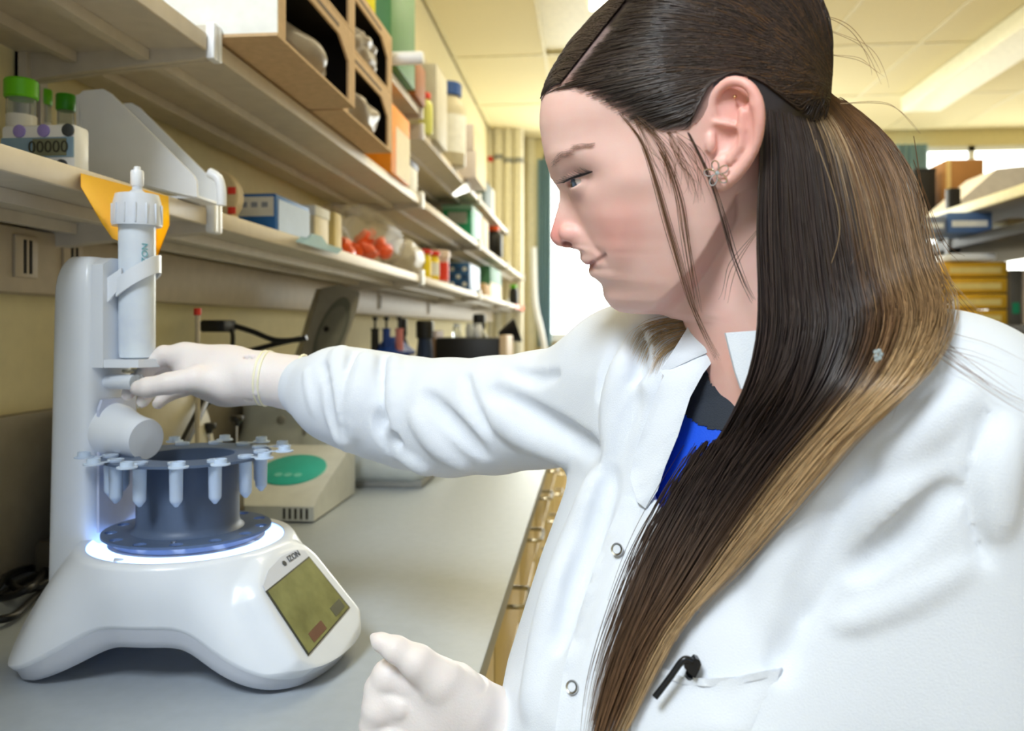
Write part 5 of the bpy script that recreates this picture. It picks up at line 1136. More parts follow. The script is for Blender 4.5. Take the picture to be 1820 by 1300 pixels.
# pen with a dark heart in the pocket
t = march(VC, [1215], [1180])[0]; pc = P(1228, 1190, t-.012)
pn_ = thing('pen', 'black pen with heart shaped top clipped in the coat pocket', 'pen', pc)
part(pn_, 'clip', MB().tube(smooth_path([P(a, b, t-.016) for a, b in ((1164, 1240), (1190, 1206), (1210, 1178), (1220, 1172), (1230, 1176))], 20), .0022, 10), mat('pen_black', (24, 26, 30), .25), 60)
hp = [(0, -1.15), (.55, -.55), (1, .1), (.92, .62), (.5, .85), (.12, .62), (0, .4), (-.12, .62), (-.5, .85), (-.92, .62), (-1, .1), (-.55, -.55)]
part(pn_, 'heart', MB().prism([P(1232+15*x-3*y, 1187-17*y-3*x, t-.017) for x, y in hp], FWD*.007), mat('pen_black', (24, 26, 30), .25), 60)
part(pn_, 'barrel', MB().cyl(P(1228, 1198, t-.010), P(1222, 1212, t-.004), .0035, 14), mat('pen_black', (24, 26, 30), .25))
# ------------------------------------------------------------------ gloves
M_GLOVE = mat('latex_glove', (230, 221, 218), .5, var=.015, bump=.12, bscale=500, sss=.15)
M_BEAD = mat('latex_bead', (240, 234, 204), .5)
# far hand: reaching, thumb towards the camera
VG = Vol(tuple(np.minimum(P(190, 780, 1.105), P(190, 780, 0.945))-np.array([.02, .02, .02])), tuple(np.maximum(P(530, 560, 1.105), P(530, 560, 0.945))+np.array([.03, .03, .02])), .0015)
VG.chain([P(532, 683, 1.012), P(478, 673, 1.019), P(445, 671, 1.020)], [.0345, .0320, .0290], k=.004)
VG.cap(P(445, 671, 1.020), P(400, 664, 1.030), .0275, .027, k=.02)
VG.cap(P(410, 650, 1.037), P(330, 632, 1.050), .0235, .0165, k=.022)
VG.cap(P(415, 682, 1.030), P(345, 668, 1.035), .0235, .019, k=.022)
VG.cap(P(400, 690, 1.045), P(335, 672, 1.055), .021, .016, k=.02)
VG.chain([P(400, 684, 1.010), P(350, 674, 1.000), P(300, 682, 0.993), P(262, 689, 0.992), P(248, 690, 0.993)], [.0195, .0155, .0128, .0118, .0098], k=.012)       # thumb
VG.chain([P(330, 634, 1.045), P(292, 632, 1.047), P(262, 655, 1.045), P(243, 690, 1.030)], [.0148, .0125, .0108, .0085], k=.008)                                 # index
VG.chain([P(330, 650, 1.065), P(270, 655, 1.070), P(236, 680, 1.057), P(227, 702, 1.045)], [.014, .0118, .0100, .0075], k=.006)
VG.chain([P(345, 668, 1.075), P(285, 680, 1.073), P(262, 700, 1.057), P(254, 714, 1.041)], [.0135, .0112, .0095, .0075], k=.005)
VG.chain([P(360, 680, 1.075), P(312, 695, 1.067), P(292, 706, 1.051), P(281, 718, 1.037)], [.0125, .0102, .0088, .0068], k=.005)
for i, x in enumerate(np.linspace(326, 366, 6)): VG.cap(P(x, 655+i, 0.997+.003*i), P(x-7, 690, 0.990+.004*i), .0018, .0014, k=.002, op='-')
for x in (436, 441, 449): VG.cap(P(x, 634, 1.000), P(x+4, 712, 1.000), .0022, .0018, k=.002, op='-')
for (a, b, c_, d2) in ((480, 690, 512, 640), (455, 700, 500, 650)): VG.cap(P(a, b, 0.991), P((a+c_)/2, (b+d2)/2, 0.987), .002, .0018, k=.003)
gl = soft_obj('glove', VG.mesh(), M_GLOVE, PERSON, 3)
def bead(par, c0, ax_, r, w, el=1.0):
    c0 = Vector(c0); ax_ = Vector(ax_).normalized(); u_ = ax_.cross(UP).normalized(); v_ = u_.cross(ax_); part(par, 'cuff_bead', MB().tube([c0+u_*(r*math.cos(a))+v_*(r*el*math.sin(a)) for a in np.linspace(0, 2*PI, 41)], w, 8, False), M_BEAD, 60)
wa = P(512, 676, 1.017)-P(445, 671, 1.020)
bead(gl, P(536, 684, 1.010), wa, .0358, .0018); bead(gl, P(468, 672, 1.0195), wa, .0326, .0018); bead(gl, P(476, 673, 1.019), wa, .0332, .0014)
# near hand: loosely closed, thumb on top
VG = Vol(tuple(np.minimum(P(610, 1420, .74), P(610, 1420, .58))), tuple(np.maximum(P(960, 1090, .74), P(960, 1090, .58))), .0015)
VG.chain([P(905, 1315, .665), P(870, 1300, .665), P(845, 1290, .665)], [.0335, .031, .029], k=.004)
VG.cap(P(850, 1292, .665), P(790, 1262, .665), .028, .030, k=.02)
VG.cap(P(795, 1245, .655), P(735, 1215, .655), .028, .021, k=.02); VG.cap(P(800, 1300, .66), P(735, 1290, .66), .030, .026, k=.02)
VG.chain([P(830, 1262, .645), P(785, 1212, .637), P(742, 1178, .632), P(703, 1155, .632), P(676, 1141, .634), P(664, 1133, .637)], [.020, .0165, .0128, .0098, .0066, .0030], k=.012)   # thumb
VG.chain([P(765, 1205, .652), P(692, 1204, .648), P(676, 1226, .650), P(715, 1255, .640)], [.0165, .0138, .0125, .010], k=.006)     # index
VG.chain([P(760, 1252, .652), P(676, 1260, .647), P(668, 1290, .650), P(712, 1310, .640)], [.0165, .0145, .0130, .0105], k=.006)    # middle
VG.chain([P(765, 1300, .655), P(676, 1318, .650), P(672, 1350, .652), P(715, 1362, .645)], [.0165, .014, .0125, .010], k=.006)      # ring
VG.chain([P(775, 1345, .66), P(695, 1366, .656), P(690, 1392, .658), P(725, 1400, .65)], [.015, .012, .011, .009], k=.006)          # little
VG.cap(P(740, 1196, .628), P(690, 1172, .630), .0022, .0016, k=.003, op='-')
gl2 = soft_obj('glove', VG.mesh(), M_GLOVE, PERSON, 3)
wb = P(905, 1315, .665)-P(845, 1290, .665)
bead(gl2, P(868, 1299, .665), wb, .0312, .0018); bead(gl2, P(852, 1292, .665), wb, .0296, .0014)
# knit cuff at the near wrist
cf = MB().lathe([(.0335, 0), (.0345, .004), (.036, .03), (.040, .06)], P(880, 1303, .665), wb, 48, False)
part(COAT, 'cuff', cf, M_COAT2, 60)
cf = MB().lathe([(.0350, 0), (.0365, .002), (.0375, .02), (.0415, .04)], P(540, 686, 1.008), P(560, 693, 1.0)-P(505, 678, 1.017), 48, False)
part(COAT, 'cuff', cf, M_COAT2, 60)
# the coat below the frame, legs and shoes
def skirt(i, j):
    a = 2*PI*i/48; z = .912-.42*j/10; k = 1+.16*j/10+.02*math.sin(5*a)*j/10; ra, rb = .171*k, .154*k; ca_, sb_ = math.cos(a), math.sin(a)
    q = TM+TA*(ra*abs(ca_)**.91*np.sign(ca_))+TB*(.05+rb*abs(sb_)**.91*np.sign(sb_)); return C(q.x, q.y, z)
part(COAT, 'skirt', MB().grid(skirt, 48, 11, True), M_COAT, 60)
for s in (-1, 1):
    q = TM+TA*(.085*s)+TB*.02; lg = part(PERSON, 'trouser_leg', MB().tube([C(q.x, q.y, .85), C(q.x, q.y, .5), C(q.x, q.y, .06)], [.085, .07, .052], 20), mat('navy_trousers', (34, 40, 58), .8), 60)
    v_ = Vol(tuple(np.array(C(q.x, q.y, 0))-np.array([.22, .22, .01])), tuple(np.array(C(q.x, q.y, .16))+np.array([.22, .22, 0])), .006); e = TM+TA*(.09*s)+TB*.17
    v_.cap(C(q.x, q.y, .05), C(e.x, e.y, .04), .045, .038); v_.cap(C(q.x, q.y, .05), C(q.x, q.y, .11), .045, .042, k=.03); soft_obj('shoe', v_.mesh(), M_BLACK, PERSON, 2)
# ------------------------------------------------------------------ hair
def hair_mat(name, rough=.34):
    m = bpy.data.materials.new(name); m.use_nodes = True; nt = m.node_tree; b = nt.nodes['Principled BSDF']; a = nt.nodes.new('ShaderNodeVertexColor'); a.layer_name = 'tint'
    tc = nt.nodes.new('ShaderNodeTexCoord'); n = nt.nodes.new('ShaderNodeTexNoise'); n.inputs['Scale'].default_value = 240; nt.links.new(tc.outputs['Object'], n.inputs['Vector'])
    mx = nt.nodes.new('ShaderNodeMixRGB'); mx.blend_type = 'MULTIPLY'; mx.inputs[0].default_value = .35; nt.links.new(a.outputs[0], mx.inputs[1]); nt.links.new(n.outputs['Fac'], mx.inputs[2]); nt.links.new(mx.outputs[0], b.inputs['Base Color'])
    b.inputs['Roughness'].default_value = rough; b.inputs['Specular IOR Level'].default_value = .6; return m
HAIRM = hair_mat('hair_fibre')
def strands(name, pts, rad, col, parent):           # (N,K,3) paths as slim three sided fibres
    N, K, _ = pts.shape; t = np.gradient(pts, axis=1); t /= np.linalg.norm(t, axis=2, keepdims=True)+1e-12
    ref = np.array(-HR)+np.array([.013, .021, .017]); a = np.cross(t, ref); a /= np.linalg.norm(a, axis=2, keepdims=True)+1e-12; b = np.cross(t, a); V = []
    for k in range(3):
        th = 2*PI*k/3+PI/2; V.append(pts+(a*math.cos(th)+b*math.sin(th))*rad[:, :, None])
    V = np.stack(V, 2).reshape(-1, 3); i = np.arange(N)[:, None, None]*K*3+np.arange(K-1)[None, :, None]*3; k = np.arange(3)[None, None, :]; k2 = (k+1) % 3
    q = np.stack([i+k, i+k2, i+3+k2, i+3+k], -1).reshape(-1, 4)
    o = soft_obj(name, (V, q), HAIRM, parent, 0); set_tint(o, np.repeat(col.reshape(-1, 3), 3, axis=0)); return o
lin = lambda r, g, b: np.array(srgb(r, g, b))
DK, DK2, BR, BL, TIP = lin(60, 47, 43), lin(78, 60, 50), lin(126, 88, 54), lin(218, 184, 138), lin(164, 122, 84)
# cap of hair lying on the skull
wl_ = lambda u: float(np.interp(u, [955, 1000, 1060, 1120], [10, 70, 120, 150]))
HL = [(950, 172), (962, 158), (985, 150), (1012, 148), (1045, 158), (1078, 176), (1110, 202), (1145, 224), (1185, 236), (1222, 234), (1250, 212), (1268, 168), (1290, 146), (1320, 146), (1348, 178), (1362, 230), (1364, 300), (1362, 360), (1368, 430), (1410, 540), (1560, 540)]
HLL = [tuple(L(a, b, wl_(a))[:2]) for a, b in HL]+[(1560, -120), (900, -120), (900, 165)]
uu, vv = np.meshgrid(VB.ax[0], VB.ax[1], indexing='ij'); pdm = polydist(uu, vv, HLL)+2.5*np.sin(uu*.21+vv*.13)
sm = np.clip(-pdm/190, 0, 1); OFF = (1.5+17*sm*sm*(3-2*sm))*np.clip((uu-940)/90, .35, 1)+np.clip((uu-1330)/90, 0, 1)*16
HMB = hmap(VB); _k = VB.d; VB.d = NO_EARS; HMN = hmap(VB); cv, cf_ = VB.mesh(); VB.d = _k; cv = taubin(cv, cf_, 3)
# the cap is the scalp pushed outwards
cpd = polydist(cv[:, 0], cv[:, 1], HLL); kf = cf_[np.all(cpd[cf_] < 1.5, axis=1)]; used = np.unique(kf); remap = np.full(len(cv), -1); remap[used] = np.arange(len(used)); kf = remap[kf]; cv = cv[used]
fn = np.cross(cv[kf[:, 1]]-cv[kf[:, 0]], cv[kf[:, 2]]-cv[kf[:, 0]]); vn = np.zeros_like(cv)
for k in range(4): np.add.at(vn, kf[:, k], fn)
vn /= np.linalg.norm(vn, axis=1, keepdims=True)+1e-9
vn *= np.sign((vn*(cv-np.array([1230, 150, 0]))).sum(1).mean()); cv = cv+vn*(samp(OFF, cv[:, 0], cv[:, 1])*.92)[:, None]; cv = taubin(cv, kf, 2); cf_ = kf
capo = soft_obj('hair', (head_w(cv), cf_), HAIRM, PERSON, 0)
A_, B_ = np.array(L(1082, 62, 100)[:2]), np.array(L(1004, 150, 45)[:2])
tt = np.clip(((cv[:, :2]-A_)@(B_-A_))/((B_-A_)@(B_-A_)), 0, 1); pdist = np.linalg.norm(cv[:, :2]-A_-tt[:, None]*(B_-A_), axis=1)
cc = np.tile(DK*.8, (len(cv), 1)); f = (.5*np.exp(-(pdist/7.5)**2)*(cv[:, 2] > 0))[:, None]; cc = cc*(1-f)+lin(196, 166, 164)*f
edge = np.clip(1+np.array(polydist(cv[:, 0], cv[:, 1], HLL))/26, 0, 1)[:, None]*(cv[:, 0] < 1260)[:, None]; cc = cc*(1-.8*edge)+lin(196, 152, 142)*.8*edge
set_tint(capo, cc)
HS = np.nan_to_num(HMN, nan=0.0)
for _ in range(2): HS = (np.roll(HS, 1, 0)+np.roll(HS, -1, 0)+np.roll(HS, 1, 1)+np.roll(HS, -1, 1)+2*HS)/6
GU, GV = np.gradient(HS, VB.h); GU = np.clip(GU, -6, 6); GV = np.clip(GV, -6, 6)
def cap_pt(u, v, lift):                       # point on the hair surface over scalp coordinates, side = near
    w_ = samp(HS, u, v); n = np.stack([-samp(GU, u, v), -samp(GV, u, v), np.ones_like(u)], -1); n /= np.linalg.norm(n, axis=-1, keepdims=True)
    return np.stack([u, v, w_], -1)+n*(samp(OFF, u, v)+lift)[..., None]
def bez(a, b, c, t): return a*(1-t)**2+2*b*t*(1-t)+c*t**2
# swept strands on the cap
N, K = 5600, 24
ru = RNG.uniform(975, 1425, N*4); rv = RNG.uniform(-62, 245, N*4); ok = (polydist(ru, rv, HLL) < 9*(ru < 1230))
side = (B_[0]-A_[0])*(rv-A_[1])-(B_[1]-A_[1])*(ru-A_[0]); ok &= (side < -350) | (rv > B_[1]+6) | (rv < A_[1]-40); bias = RNG.uniform(0, 1, N*4) < np.clip(1.25-(ru-985)/420, .3, 1); ok &= bias; ok &= samp(HS, ru, rv) > 14
ru, rv = ru[ok][:N], rv[ok][:N]; N = len(ru)
t = np.linspace(0, 1, K)[None, :]; tie = np.array([1424, 174]); ar = 26+50*np.clip(1-rv/215, 0, 1.3)+RNG.normal(0, 5, N)
eu = tie[0]+RNG.normal(0, 4, N); ev = tie[1]+RNG.normal(0, 14, N)
cu = ru+(eu-ru)*.55; cvv = np.maximum(rv+(ev-rv)*.5-ar, -58)
pu = bez(ru[:, None], cu[:, None], eu[:, None], t); pv = bez(rv[:, None], cvv[:, None], ev[:, None], t)+RNG.normal(0, 1.0, (N, 1))*np.sin(t*9+RNG.uniform(0, 6, (N, 1)))
lim = np.interp(pu, [1180, 1225, 1250, 1290, 1330, 1400, 1480], [400, 232, 178, 158, 172, 230, 400]); pv = np.where(pv > lim-7, lim-7+6*np.tanh((pv-lim+7)/12), pv)
pu = np.clip(pu, UF(pv)+5, UB(pv)-5)
col = DK[None, None]*RNG.uniform(.5, 1.5, (N, 1, 1))*np.ones((1, K, 1)); br = (RNG.uniform(0, 1, (N, 1, 1)) < .16); col = np.where(br, col*.4+BR*.6*np.clip(t[:, :, None]*1.4, .2, 1), col)
lf = .6+RNG.uniform(0, 4.0, (N, 1))*np.clip(t*8, .1, 1); lf = lf-np.clip(samp(OFF, pu, pv)-2, 0, 2)*0
sp = cap_pt(pu, pv, lf); rad_ = np.full((N, K), .00036)*np.clip(np.sin(PI*(.04+.9*t))*1.6, .22, 1)
m3 = sp[::2]*np.array([1, 1, -1])
strands('swept_strand_layer', np.concatenate([head_w(sp), head_w(m3)]), np.concatenate([rad_, rad_[::2]*1.5]), np.concatenate([col, col[::2]]), capo)['kind'] = 'stuff'
# fringe on the other side of the parting
N = 700; s_ = RNG.uniform(-1.1, 1, N); r0 = A_[None]+(B_-A_)[None]*s_[:, None]; ev_ = r0[:, 1]+RNG.uniform(-8, 22, N); e0 = np.stack([np.minimum(UF(ev_)+RNG.uniform(3, 12, N), r0[:, 0]-4), ev_], 1)
K = 12; t = np.linspace(0, 1, K)[None, :]; pu = r0[:, :1]+(e0[:, :1]-r0[:, :1])*t; pv = np.maximum(r0[:, 1:]+(e0[:, 1:]-r0[:, 1:])*t-6*np.sin(PI*t), -58); pu = np.clip(pu, UF(pv)+3, UB(pv)-5)
fp_ = cap_pt(pu, pv, 1.0+RNG.uniform(0, 2.5, (N, 1))*np.ones((1, K))); fp_ = np.concatenate([fp_, fp_*np.array([1, 1, -1])])
strands('fringe_strand_layer', head_w(fp_), np.full((2*N, K), .0004), DK[None, None]*RNG.uniform(.5, 1.6, (2*N, 1, 1))*np.ones((1, K, 1)), capo)['kind'] = 'stuff'
# hair tie
part(capo, 'hair_tie', MB().tube([head_w((1446, 172, 10)+np.array([4*math.cos(a)*.4, 17*math.sin(a), 17*math.cos(a)])) for a in np.linspace(0, 2*PI, 25)], .0022, 8, False), mat('tie_brown', (92, 70, 62), .7), 60)
# the long fall of hair
EL = np.array([(1350, 140), (1346, 270), (1340, 420), (1343, 520), (1340, 600), (1318, 690), (1276, 775), (1218, 868), (1166, 965), (1118, 1080), (1076, 1195), (1046, 1320)], float)
ER = np.array([(1470, 160), (1552, 236), (1604, 330), (1636, 460), (1662, 555), (1625, 650), (1556, 725), (1480, 800), (1392, 905), (1300, 1015), (1205, 1125), (1105, 1320)], float)
GL = np.array([.559, .558, .558, .556, .556, .56, .57, .585, .60, .61, .62, .625]); GR = np.array([.625, .618, .605, .592, .575, .56, .555, .56, .57, .585, .60, .61])
def res(a, n=60):
    x = np.linspace(0, len(a)-1, n); i = np.clip(x.astype(int), 0, len(a)-2); u_ = (x-i)
    if a.ndim > 1: u_ = u_[:, None]
    g_ = lambda k: a[np.clip(i+k, 0, len(a)-1)]
    return .5*(2*g_(0)+(g_(1)-g_(-1))*u_+(2*g_(-1)-5*g_(0)+4*g_(1)-g_(2))*u_**2+(3*g_(0)-g_(-1)-3*g_(1)+g_(2))*u_**3)
KS, NC = 56, 25
el, er, gl_, gr_ = res(EL, KS), res(ER, KS), res(GL, KS), res(GR, KS)
cs = np.linspace(-.08, 1.08, NC); gp = el[:, None]+(er-el)[:, None]*cs[None, :, None]; gd = gl_[:, None]+(gr_-gl_)[:, None]*cs[None]-.020*np.sin(PI*np.clip(cs, 0, 1))[None]
kd = VC.d; VC.d = NOCUT; hit = march(VC, gp[..., 0].ravel(), gp[..., 1].ravel()).reshape(gd.shape); VC.d = kd
hit = np.where(np.isnan(hit), 9, hit); gd = np.where(hit < gd+.012, hit-.012, np.where((hit < 2) & (np.arange(KS)[:, None] > 28), hit-.012, gd))
for _ in range(4):
    g2 = gd.copy(); g2[1:-1] = (gd[:-2]+2*gd[1:-1]+gd[2:])/4; g2[:, 1:-1] = (g2[:, :-2]+2*g2[:, 1:-1]+g2[:, 2:])/4; gd = np.minimum(g2, hit-.006)
def hair_depth(s, c):
    i = np.clip(s*(KS-1), 0, KS-1.001); j = np.clip((c+.08)/1.16*(NC-1), 0, NC-1.001); i0, j0 = i.astype(int), j.astype(int); a, b = i-i0, j-j0
    return gd[i0, j0]*(1-a)*(1-b)+gd[i0+1, j0]*a*(1-b)+gd[i0, j0+1]*(1-a)*b+gd[i0+1, j0+1]*a*b
def to_world(px, py, d): return np.array(CAM)+np.array(FWD)*d[..., None]+np.array(RGT)*((px-HX)/F*d)[..., None]+np.array(UP)*((HY-py)/F*d)[..., None]
def hair_col(s, c, r):
    cb = c+.05*r
    b1 = np.clip((cb-.58)/.22, 0, 1); b2 = np.clip((cb-(.80-.14*np.clip((s-.35)/.2, 0, 1)))/.12, 0, 1)*(.25*np.clip((s-.1)/.15, 0, 1)+.75*np.clip((s-.36)/.12, 0, 1)); st = np.exp(-((cb-.62-.55*s)/.05)**2)*np.clip(1-s/.45, 0, 1); tp = np.clip((s-.66)/.3, 0, 1)
    col = DK*(1-b1[..., None])+(DK2*.25+BR*.75)*b1[..., None]; col = col*(1-tp[..., None]*.75)+TIP*.62*tp[..., None]*.75; m = np.clip(b2*.95+st*.7, 0, .95)[..., None]
    return col*(1-m)+(BL*(1-.25*tp[..., None]))*m
# inner mass
S_, C_ = np.meshgrid(np.linspace(0, .9, 46), np.linspace(.03, .97, 16), indexing='ij'); lo_c = .03+.37*np.clip((S_-.36)/.10, 0, 1); hi_c = .97-.17*np.clip((S_-.55)/.35, 0, 1); C2 = lo_c+(hi_c-lo_c)*(C_-.03)/.94
epx = np.stack([np.interp(S_*(KS-1), np.arange(KS), el[:, 0])*(1-C2)+np.interp(S_*(KS-1), np.arange(KS), er[:, 0])*C2, np.interp(S_*(KS-1), np.arange(KS), el[:, 1])*(1-C2)+np.interp(S_*(KS-1), np.arange(KS), er[:, 1])*C2], -1)
dd0 = hair_depth(S_, C2)+.004; v0 = to_world(epx[..., 0], epx[..., 1], dd0).reshape(-1, 3); v1 = to_world(epx[..., 0], epx[..., 1], dd0+.004+.012*np.clip(1-S_*2, 0, 1)).reshape(-1, 3); nv_ = 16; m_ = len(v0)
fq = [(i*nv_+j, i*nv_+j+1, (i+1)*nv_+j+1, (i+1)*nv_+j) for i in range(45) for j in range(15)]; fq = np.array(fq)
ed = [(i*nv_, (i+1)*nv_, (i+1)*nv_+m_, i*nv_+m_) for i in range(45)]+[((i+1)*nv_+15, i*nv_+15, i*nv_+15+m_, (i+1)*nv_+15+m_) for i in range(45)]
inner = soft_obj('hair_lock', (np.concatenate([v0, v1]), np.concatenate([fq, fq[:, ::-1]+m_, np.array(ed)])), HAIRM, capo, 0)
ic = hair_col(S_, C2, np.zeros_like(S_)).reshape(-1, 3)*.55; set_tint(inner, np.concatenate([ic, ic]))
# fibres of the fall
def fall(N, seed, spread=.0, lift=(.0, .008), r=.00044, c_rng=(0, 1), s_rng=(0, 1), wav=.01, K=30, slim=1, colf=1.0):
    R_ = np.random.default_rng(seed); c0 = R_.uniform(c_rng[0], c_rng[1], N)[:, None]; s0 = R_.uniform(s_rng[0], s_rng[0]+.03, N)[:, None]; s1 = np.minimum(R_.uniform(s_rng[1]-.28, s_rng[1], N), 1)[:, None]; t = np.linspace(0, 1, K)[None]
    s = s0+(s1-s0)*t; clump = np.sin(c0*41+3)*.012+np.sin(c0*97)*.008
    c = c0+clump*np.clip(s*2.2, 0, 1)+wav*np.sin(s*R_.uniform(3, 9, (N, 1))+R_.uniform(0, 6.3, (N, 1)))*np.clip(s*3, 0, 1)+spread*R_.normal(0, 1, (N, 1))*s**2
    c = c+.10*np.tanh((c-.27)/.04)*np.exp(-((c-.27)/.11)**2)*np.clip((s-.42)/.1, 0, 1)*np.clip((.93-s)/.15, 0, 1)
    ex = np.interp(s*(KS-1), np.arange(KS), el[:, 0])*(1-c)+np.interp(s*(KS-1), np.arange(KS), er[:, 0])*c; ey = np.interp(s*(KS-1), np.arange(KS), el[:, 1])*(1-c)+np.interp(s*(KS-1), np.arange(KS), er[:, 1])*c
    d = hair_depth(s, np.clip(c, -.08, 1.08))+.003-R_.uniform(lift[0], lift[1], (N, 1))*np.clip(np.sin(PI*np.clip(s, .04, .96)), .2, 1)-.003*np.sin(c0*60)*np.clip(s*3, 0, 1)
    col = hair_col(s, np.clip(c, 0, 1), R_.normal(0, 1, (N, 1)))*R_.uniform(.55, 1.5, (N, 1))[..., None]*colf; rad = np.full((N, K), r)*R_.uniform(.6, 1.25, (N, 1))*np.clip(1.15-t**3*.8, .3, 1)*slim
    return to_world(ex, ey, d), rad, col
p1 = fall(3300, 1, c_rng=(.025, 1)); p2 = fall(500, 2, c_rng=(.04, 1), spread=.05, lift=(.004, .013), wav=.03, r=.00034); p3 = fall(260, 3, spread=.10, lift=(.003, .014), c_rng=(-.10, .14), s_rng=(.55, 1.0), wav=.05, r=.00032)
p4 = fall(160, 4, spread=.06, lift=(.002, .015), c_rng=(.88, 1.08), s_rng=(.02, .9), wav=.05, r=.0003)
strands('long_strand_layer', *[np.concatenate(x) for x in zip(p1, p2, p3, p4)], capo)['kind'] = 'stuff'
# stray strands drawn by hand: (pixel path, side offset path, count, spread, colour)
def bundle(path, ws, n, spread, colr, r=.00034, seed=0, K=26):
    R_ = np.random.default_rng(seed); base = np.array(smooth_path([(a, b, w_) for (a, b), w_ in zip(path, ws)], K)); t = np.linspace(0, 1, K)[:, None]
    out = []
    for _ in range(n):
        o = R_.normal(0, 1, 3)*np.array([spread, spread*.4, spread*.7]); q = base+o*(.35+.9*np.sin(PI*t*R_.uniform(.6, 1.4))**2)+R_.normal(0, 1, 3)*t**2*spread
        out.append([head_w(L(*p)) for p in q])
    return np.array(out), np.full((n, K), r)*np.clip(1.1-np.linspace(0, 1, K)**4, .35, 1)[None], colr[None, None]*R_.uniform(.7, 1.3, (n, 1, 1))*np.ones((1, K, 1))
bb = [bundle([(1100, 196), (1140, 250), (1165, 320), (1186, 395), (1208, 470), (1230, 545), (1256, 606), (1277, 648)], [150, 156, 158, 154, 146, 130, 112, 100], 11, 3.6, BR*.8, .00022, seed=5),
      bundle([(1150, 228), (1186, 290), (1206, 350), (1216, 410), (1225, 470), (1234, 520), (1240, 560)], [154, 160, 160, 156, 148, 138, 120], 9, 4.2, BR*.75, .0002, seed=6),
      bundle([(1222, 236), (1248, 290), (1270, 345), (1286, 398), (1302, 452), (1322, 505), (1340, 540)], [160, 166, 170, 166, 160, 152, 140], 9, 3.8, DK2*.9, .00022, seed=7),
      bundle([(1345, 415), (1312, 465), (1298, 500), (1292, 540)], [140, 150, 150, 140], 3, 4, BR, .00022, seed=8),
      bundle([(1130, 205), (1165, 250), (1185, 290), (1196, 330)], [156, 162, 162, 160], 26, 11, BR*.8, .00016, seed=9),
      bundle([(1185, 228), (1215, 262), (1238, 305), (1250, 350)], [158, 163, 166, 160], 26, 12, BR*.8, .00016, seed=10),
      bundle([(1275, 640), (1240, 660), (1190, 690), (1150, 705), (1118, 690), (1115, 650), (1150, 590)], [60, 20, -40, -80, -110, -130, -140], 2, 2, BR*.7, .0003, seed=11)]
K = 26
for seed, (x0, y0, x1, y1, x2, y2) in enumerate([(1458, 80, 1520, 115, 1556, 180), (1450, 55, 1500, 80, 1540, 150), (1464, 120, 1510, 132, 1546, 160), (1600, 300, 1650, 430, 1690, 470), (1620, 380, 1640, 470, 1750, 600), (1640, 470, 1700, 560, 1800, 640), (1640, 540, 1700, 600, 1810, 660), (1600, 260, 1615, 330, 1625, 420), (1480, 200, 1560, 205, 1610, 260), (1500, 300, 1540, 400, 1500, 480), (1440, 260, 1480, 420, 1430, 560), (1400, 440, 1440, 600, 1420, 700)]):
    bb.append(bundle([(x0, y0), (x1, y1), (x2, y2)], [40 if x0 > 1440 else 165]*3 if seed < 9 else [170, 178, 172], 2 if seed < 9 else 1, 5, BR if seed % 2 else BL*.8, .00022, seed=40+seed))
strands('stray_strand_layer', *[np.concatenate(x) for x in zip(*bb)], capo)['kind'] = 'stuff'
# hair on the far shoulder and behind the near shoulder
def lay(paths, n, spread, colr, r, seed, lift=.004, K=22):
    R_ = np.random.default_rng(seed); P0 = []; Cc = []
    kd = VC.d; VC.d = NOCUT
    for _ in range(n):
        a = paths[R_.integers(len(paths))]; q = np.array(smooth_path([(x, y, 0) for x, y in a], K))[:, :2]+R_.normal(0, spread, 2)+np.linspace(0, 1, K)[:, None]*R_.normal(0, spread*1.5, 2)
        t = march(VC, q[:, 0], q[:, 1]); g_ = ~np.isnan(t)
        if g_.sum() < 5: continue
        t = np.interp(np.arange(K), np.arange(K)[g_], t[g_]); t = np.convolve(np.pad(t, 3, 'edge'), np.ones(7)/7, 'valid'); P0.append(to_world(q[:, 0], q[:, 1], t-lift-R_.uniform(0, .003))); Cc.append(np.tile(colr*R_.uniform(.6, 1.3), (K, 1)))
    VC.d = kd; return np.array(P0), np.full((len(P0), K), r)*np.clip(1.1-np.linspace(0, 1, K)**2, .1, 1)[None], np.array(Cc)
l1 = lay([[(1240, 566), (1210, 570), (1170, 576), (1140, 590), (1126, 615)], [(1240, 578), (1210, 584), (1178, 592), (1152, 612), (1140, 640)], [(1240, 594), (1218, 602), (1192, 614), (1172, 632), (1160, 660)]], 150, 5, BL*.9+BR*.1, .0002, 21, .001)
l2 = lay([[(1640, 590), (1690, 610), (1750, 630), (1815, 665)], [(1640, 600), (1690, 640), (1760, 690), (1815, 720)], [(1610, 600), (1600, 650), (1580, 700), (1560, 740)]], 18, 12, BR*1.2, .00018, 22)
strands('shoulder_strand_layer', *[np.concatenate(x) for x in zip(l1, l2)], capo)['kind'] = 'stuff'
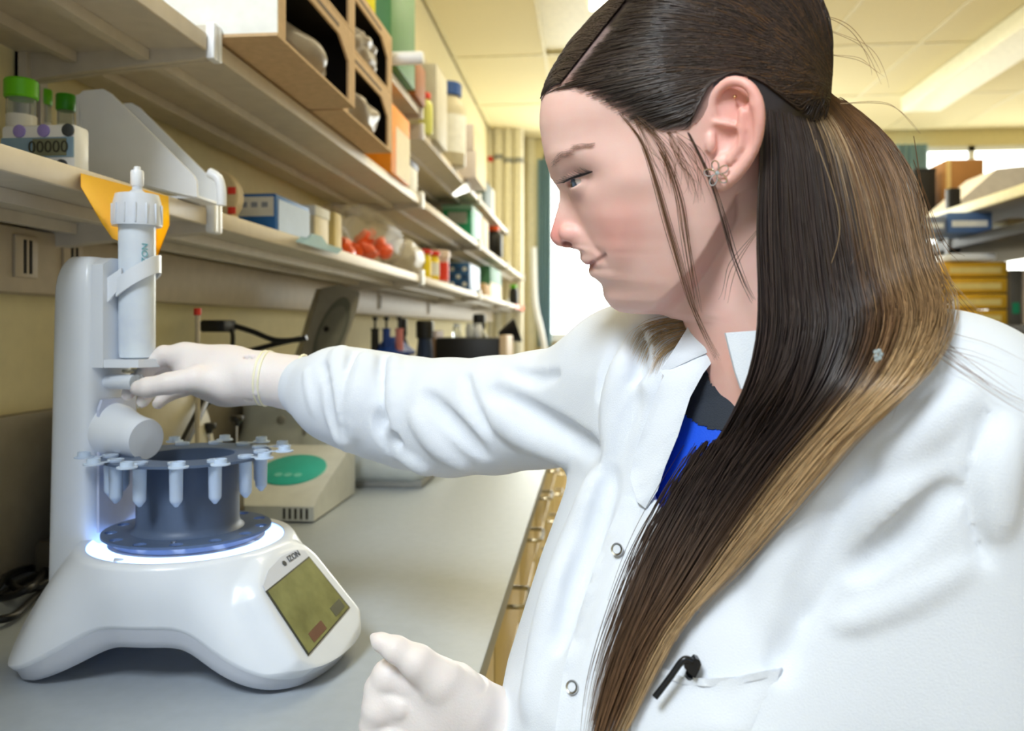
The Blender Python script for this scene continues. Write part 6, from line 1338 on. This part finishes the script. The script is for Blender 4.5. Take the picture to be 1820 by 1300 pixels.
# ------------------------------------------------------------------ brow, lashes
brp = []; K = 6
for i in range(150):
    f = RNG.uniform(0, 1); x = np.interp(f, [0, .3, .65, 1], [973, 990, 1015, 1046]); y = np.interp(f, [0, .3, .65, 1], [288, 271, 256, 252])+RNG.normal(0, 5.0*(1-.65*f))
    dx, dy = (6, -9) if f < .35 else (11, -3)
    brp.append([head_w(on_face(x+dx*k/5, y+dy*k/5*(1-.1*k), 2.2)) for k in range(K)])
strands('eyebrow', np.array(brp), np.full((150, K), .00009), np.tile(lin(176, 138, 126), (150, K, 1)), body)
lp = [on_face(997, 318, 1.5), on_face(1008, 312, 1.5), on_face(1022, 307.5, 1.5), on_face(1036, 304, 1.5), on_face(1050, 300, 1.0)]
part(body, 'lash_line', MB().tube([head_w(p) for p in smooth_path(lp, 24)], [.0004+.0006*math.sin(PI*(i+1)/26) for i in range(24)], 6), mat('lash_dark', (40, 32, 34), .6), 60)
lsh = []
for i in range(34):
    f = i/33; a = np.array(smooth_path(lp, 40)[int(f*38)]); ln = 14+3*math.sin(i*2.1); d = np.array([-1, .18-.55*f+.1*math.sin(i), .25])*ln
    lsh.append([head_w(a+d*k/5+np.array([0, -3*(k/5)**2, 0])) for k in range(6)])
strands('lash', np.array(lsh), np.full((34, 6), .00016)*np.linspace(1.2, .4, 6)[None], np.tile(lin(44, 34, 36), (34, 6, 1)), body)
# ------------------------------------------------------------------ ear jewellery
def wl(px, py, w): return Vector(head_w(L(px, py, w)))
er_ = thing('flower_earring', 'silver open petal flower earring on the ear lobe', 'earring', wl(1273, 311, 174))
M_SIL = mat('silver_wire', (226, 216, 202), .18, 1)
for k in range(5):
    a = 2*PI*k/5-.5; loop = []
    for t_ in np.linspace(0, 2*PI, 25):
        r_ = 12+10.5*math.cos(t_)*-1; wd = 7.0*math.sin(t_)*(.6+.4*(r_/22)); loop.append(wl(1273+r_*math.cos(a)-wd*math.sin(a), 311+r_*math.sin(a)+wd*math.cos(a), 176+.10*r_))
    part(er_, 'petal', MB().tube(loop, .00058, 6, False), M_SIL, 60)
part(er_, 'crystal', MB().lathe([(.0004, 0), (.0013, .0006), (.001, .0016), (.0003, .0018)], wl(1274, 310, 177), -HR, 12), mat('crystal', (220, 235, 240), .05, trans=.6))
st_ = thing('ear_stud', 'tiny gold ball stud in the upper ear', 'ear stud', wl(1303, 181, 172))
part(st_, 'ball', MB().lathe([(.0, -.0014), (.0008, -.0011), (.0014, 0), (.0008, .0011), (.0, .0014)], wl(1303, 180, 172), -HR, 14), mat('gold_bead', (226, 196, 150), .15, 1), 60)
part(st_, 'pin', MB().cyl(wl(1303, 181, 172), wl(1304, 183, 160), .0004, 8), M_SIL)
# small crystal clip on the hair
t_ = float(hair_depth(np.array([.46]), np.array([.9]))[0])-.012
cl = thing('hair_clip', 'tiny crystal clip shining on the blond hair over the shoulder', 'clip', P(1560, 632, t_))
for k, (a, b) in enumerate(((1556, 626), (1562, 624), (1566, 630), (1557, 634), (1563, 637), (1558, 640))): part(cl, 'crystal', MB().lathe([(.0003, -.0012), (.0014, -.0004), (.0014, .0006), (.0006, .0014)], P(a, b, t_), -FWD, 8), mat('crystal', (220, 235, 240), .05, trans=.6))
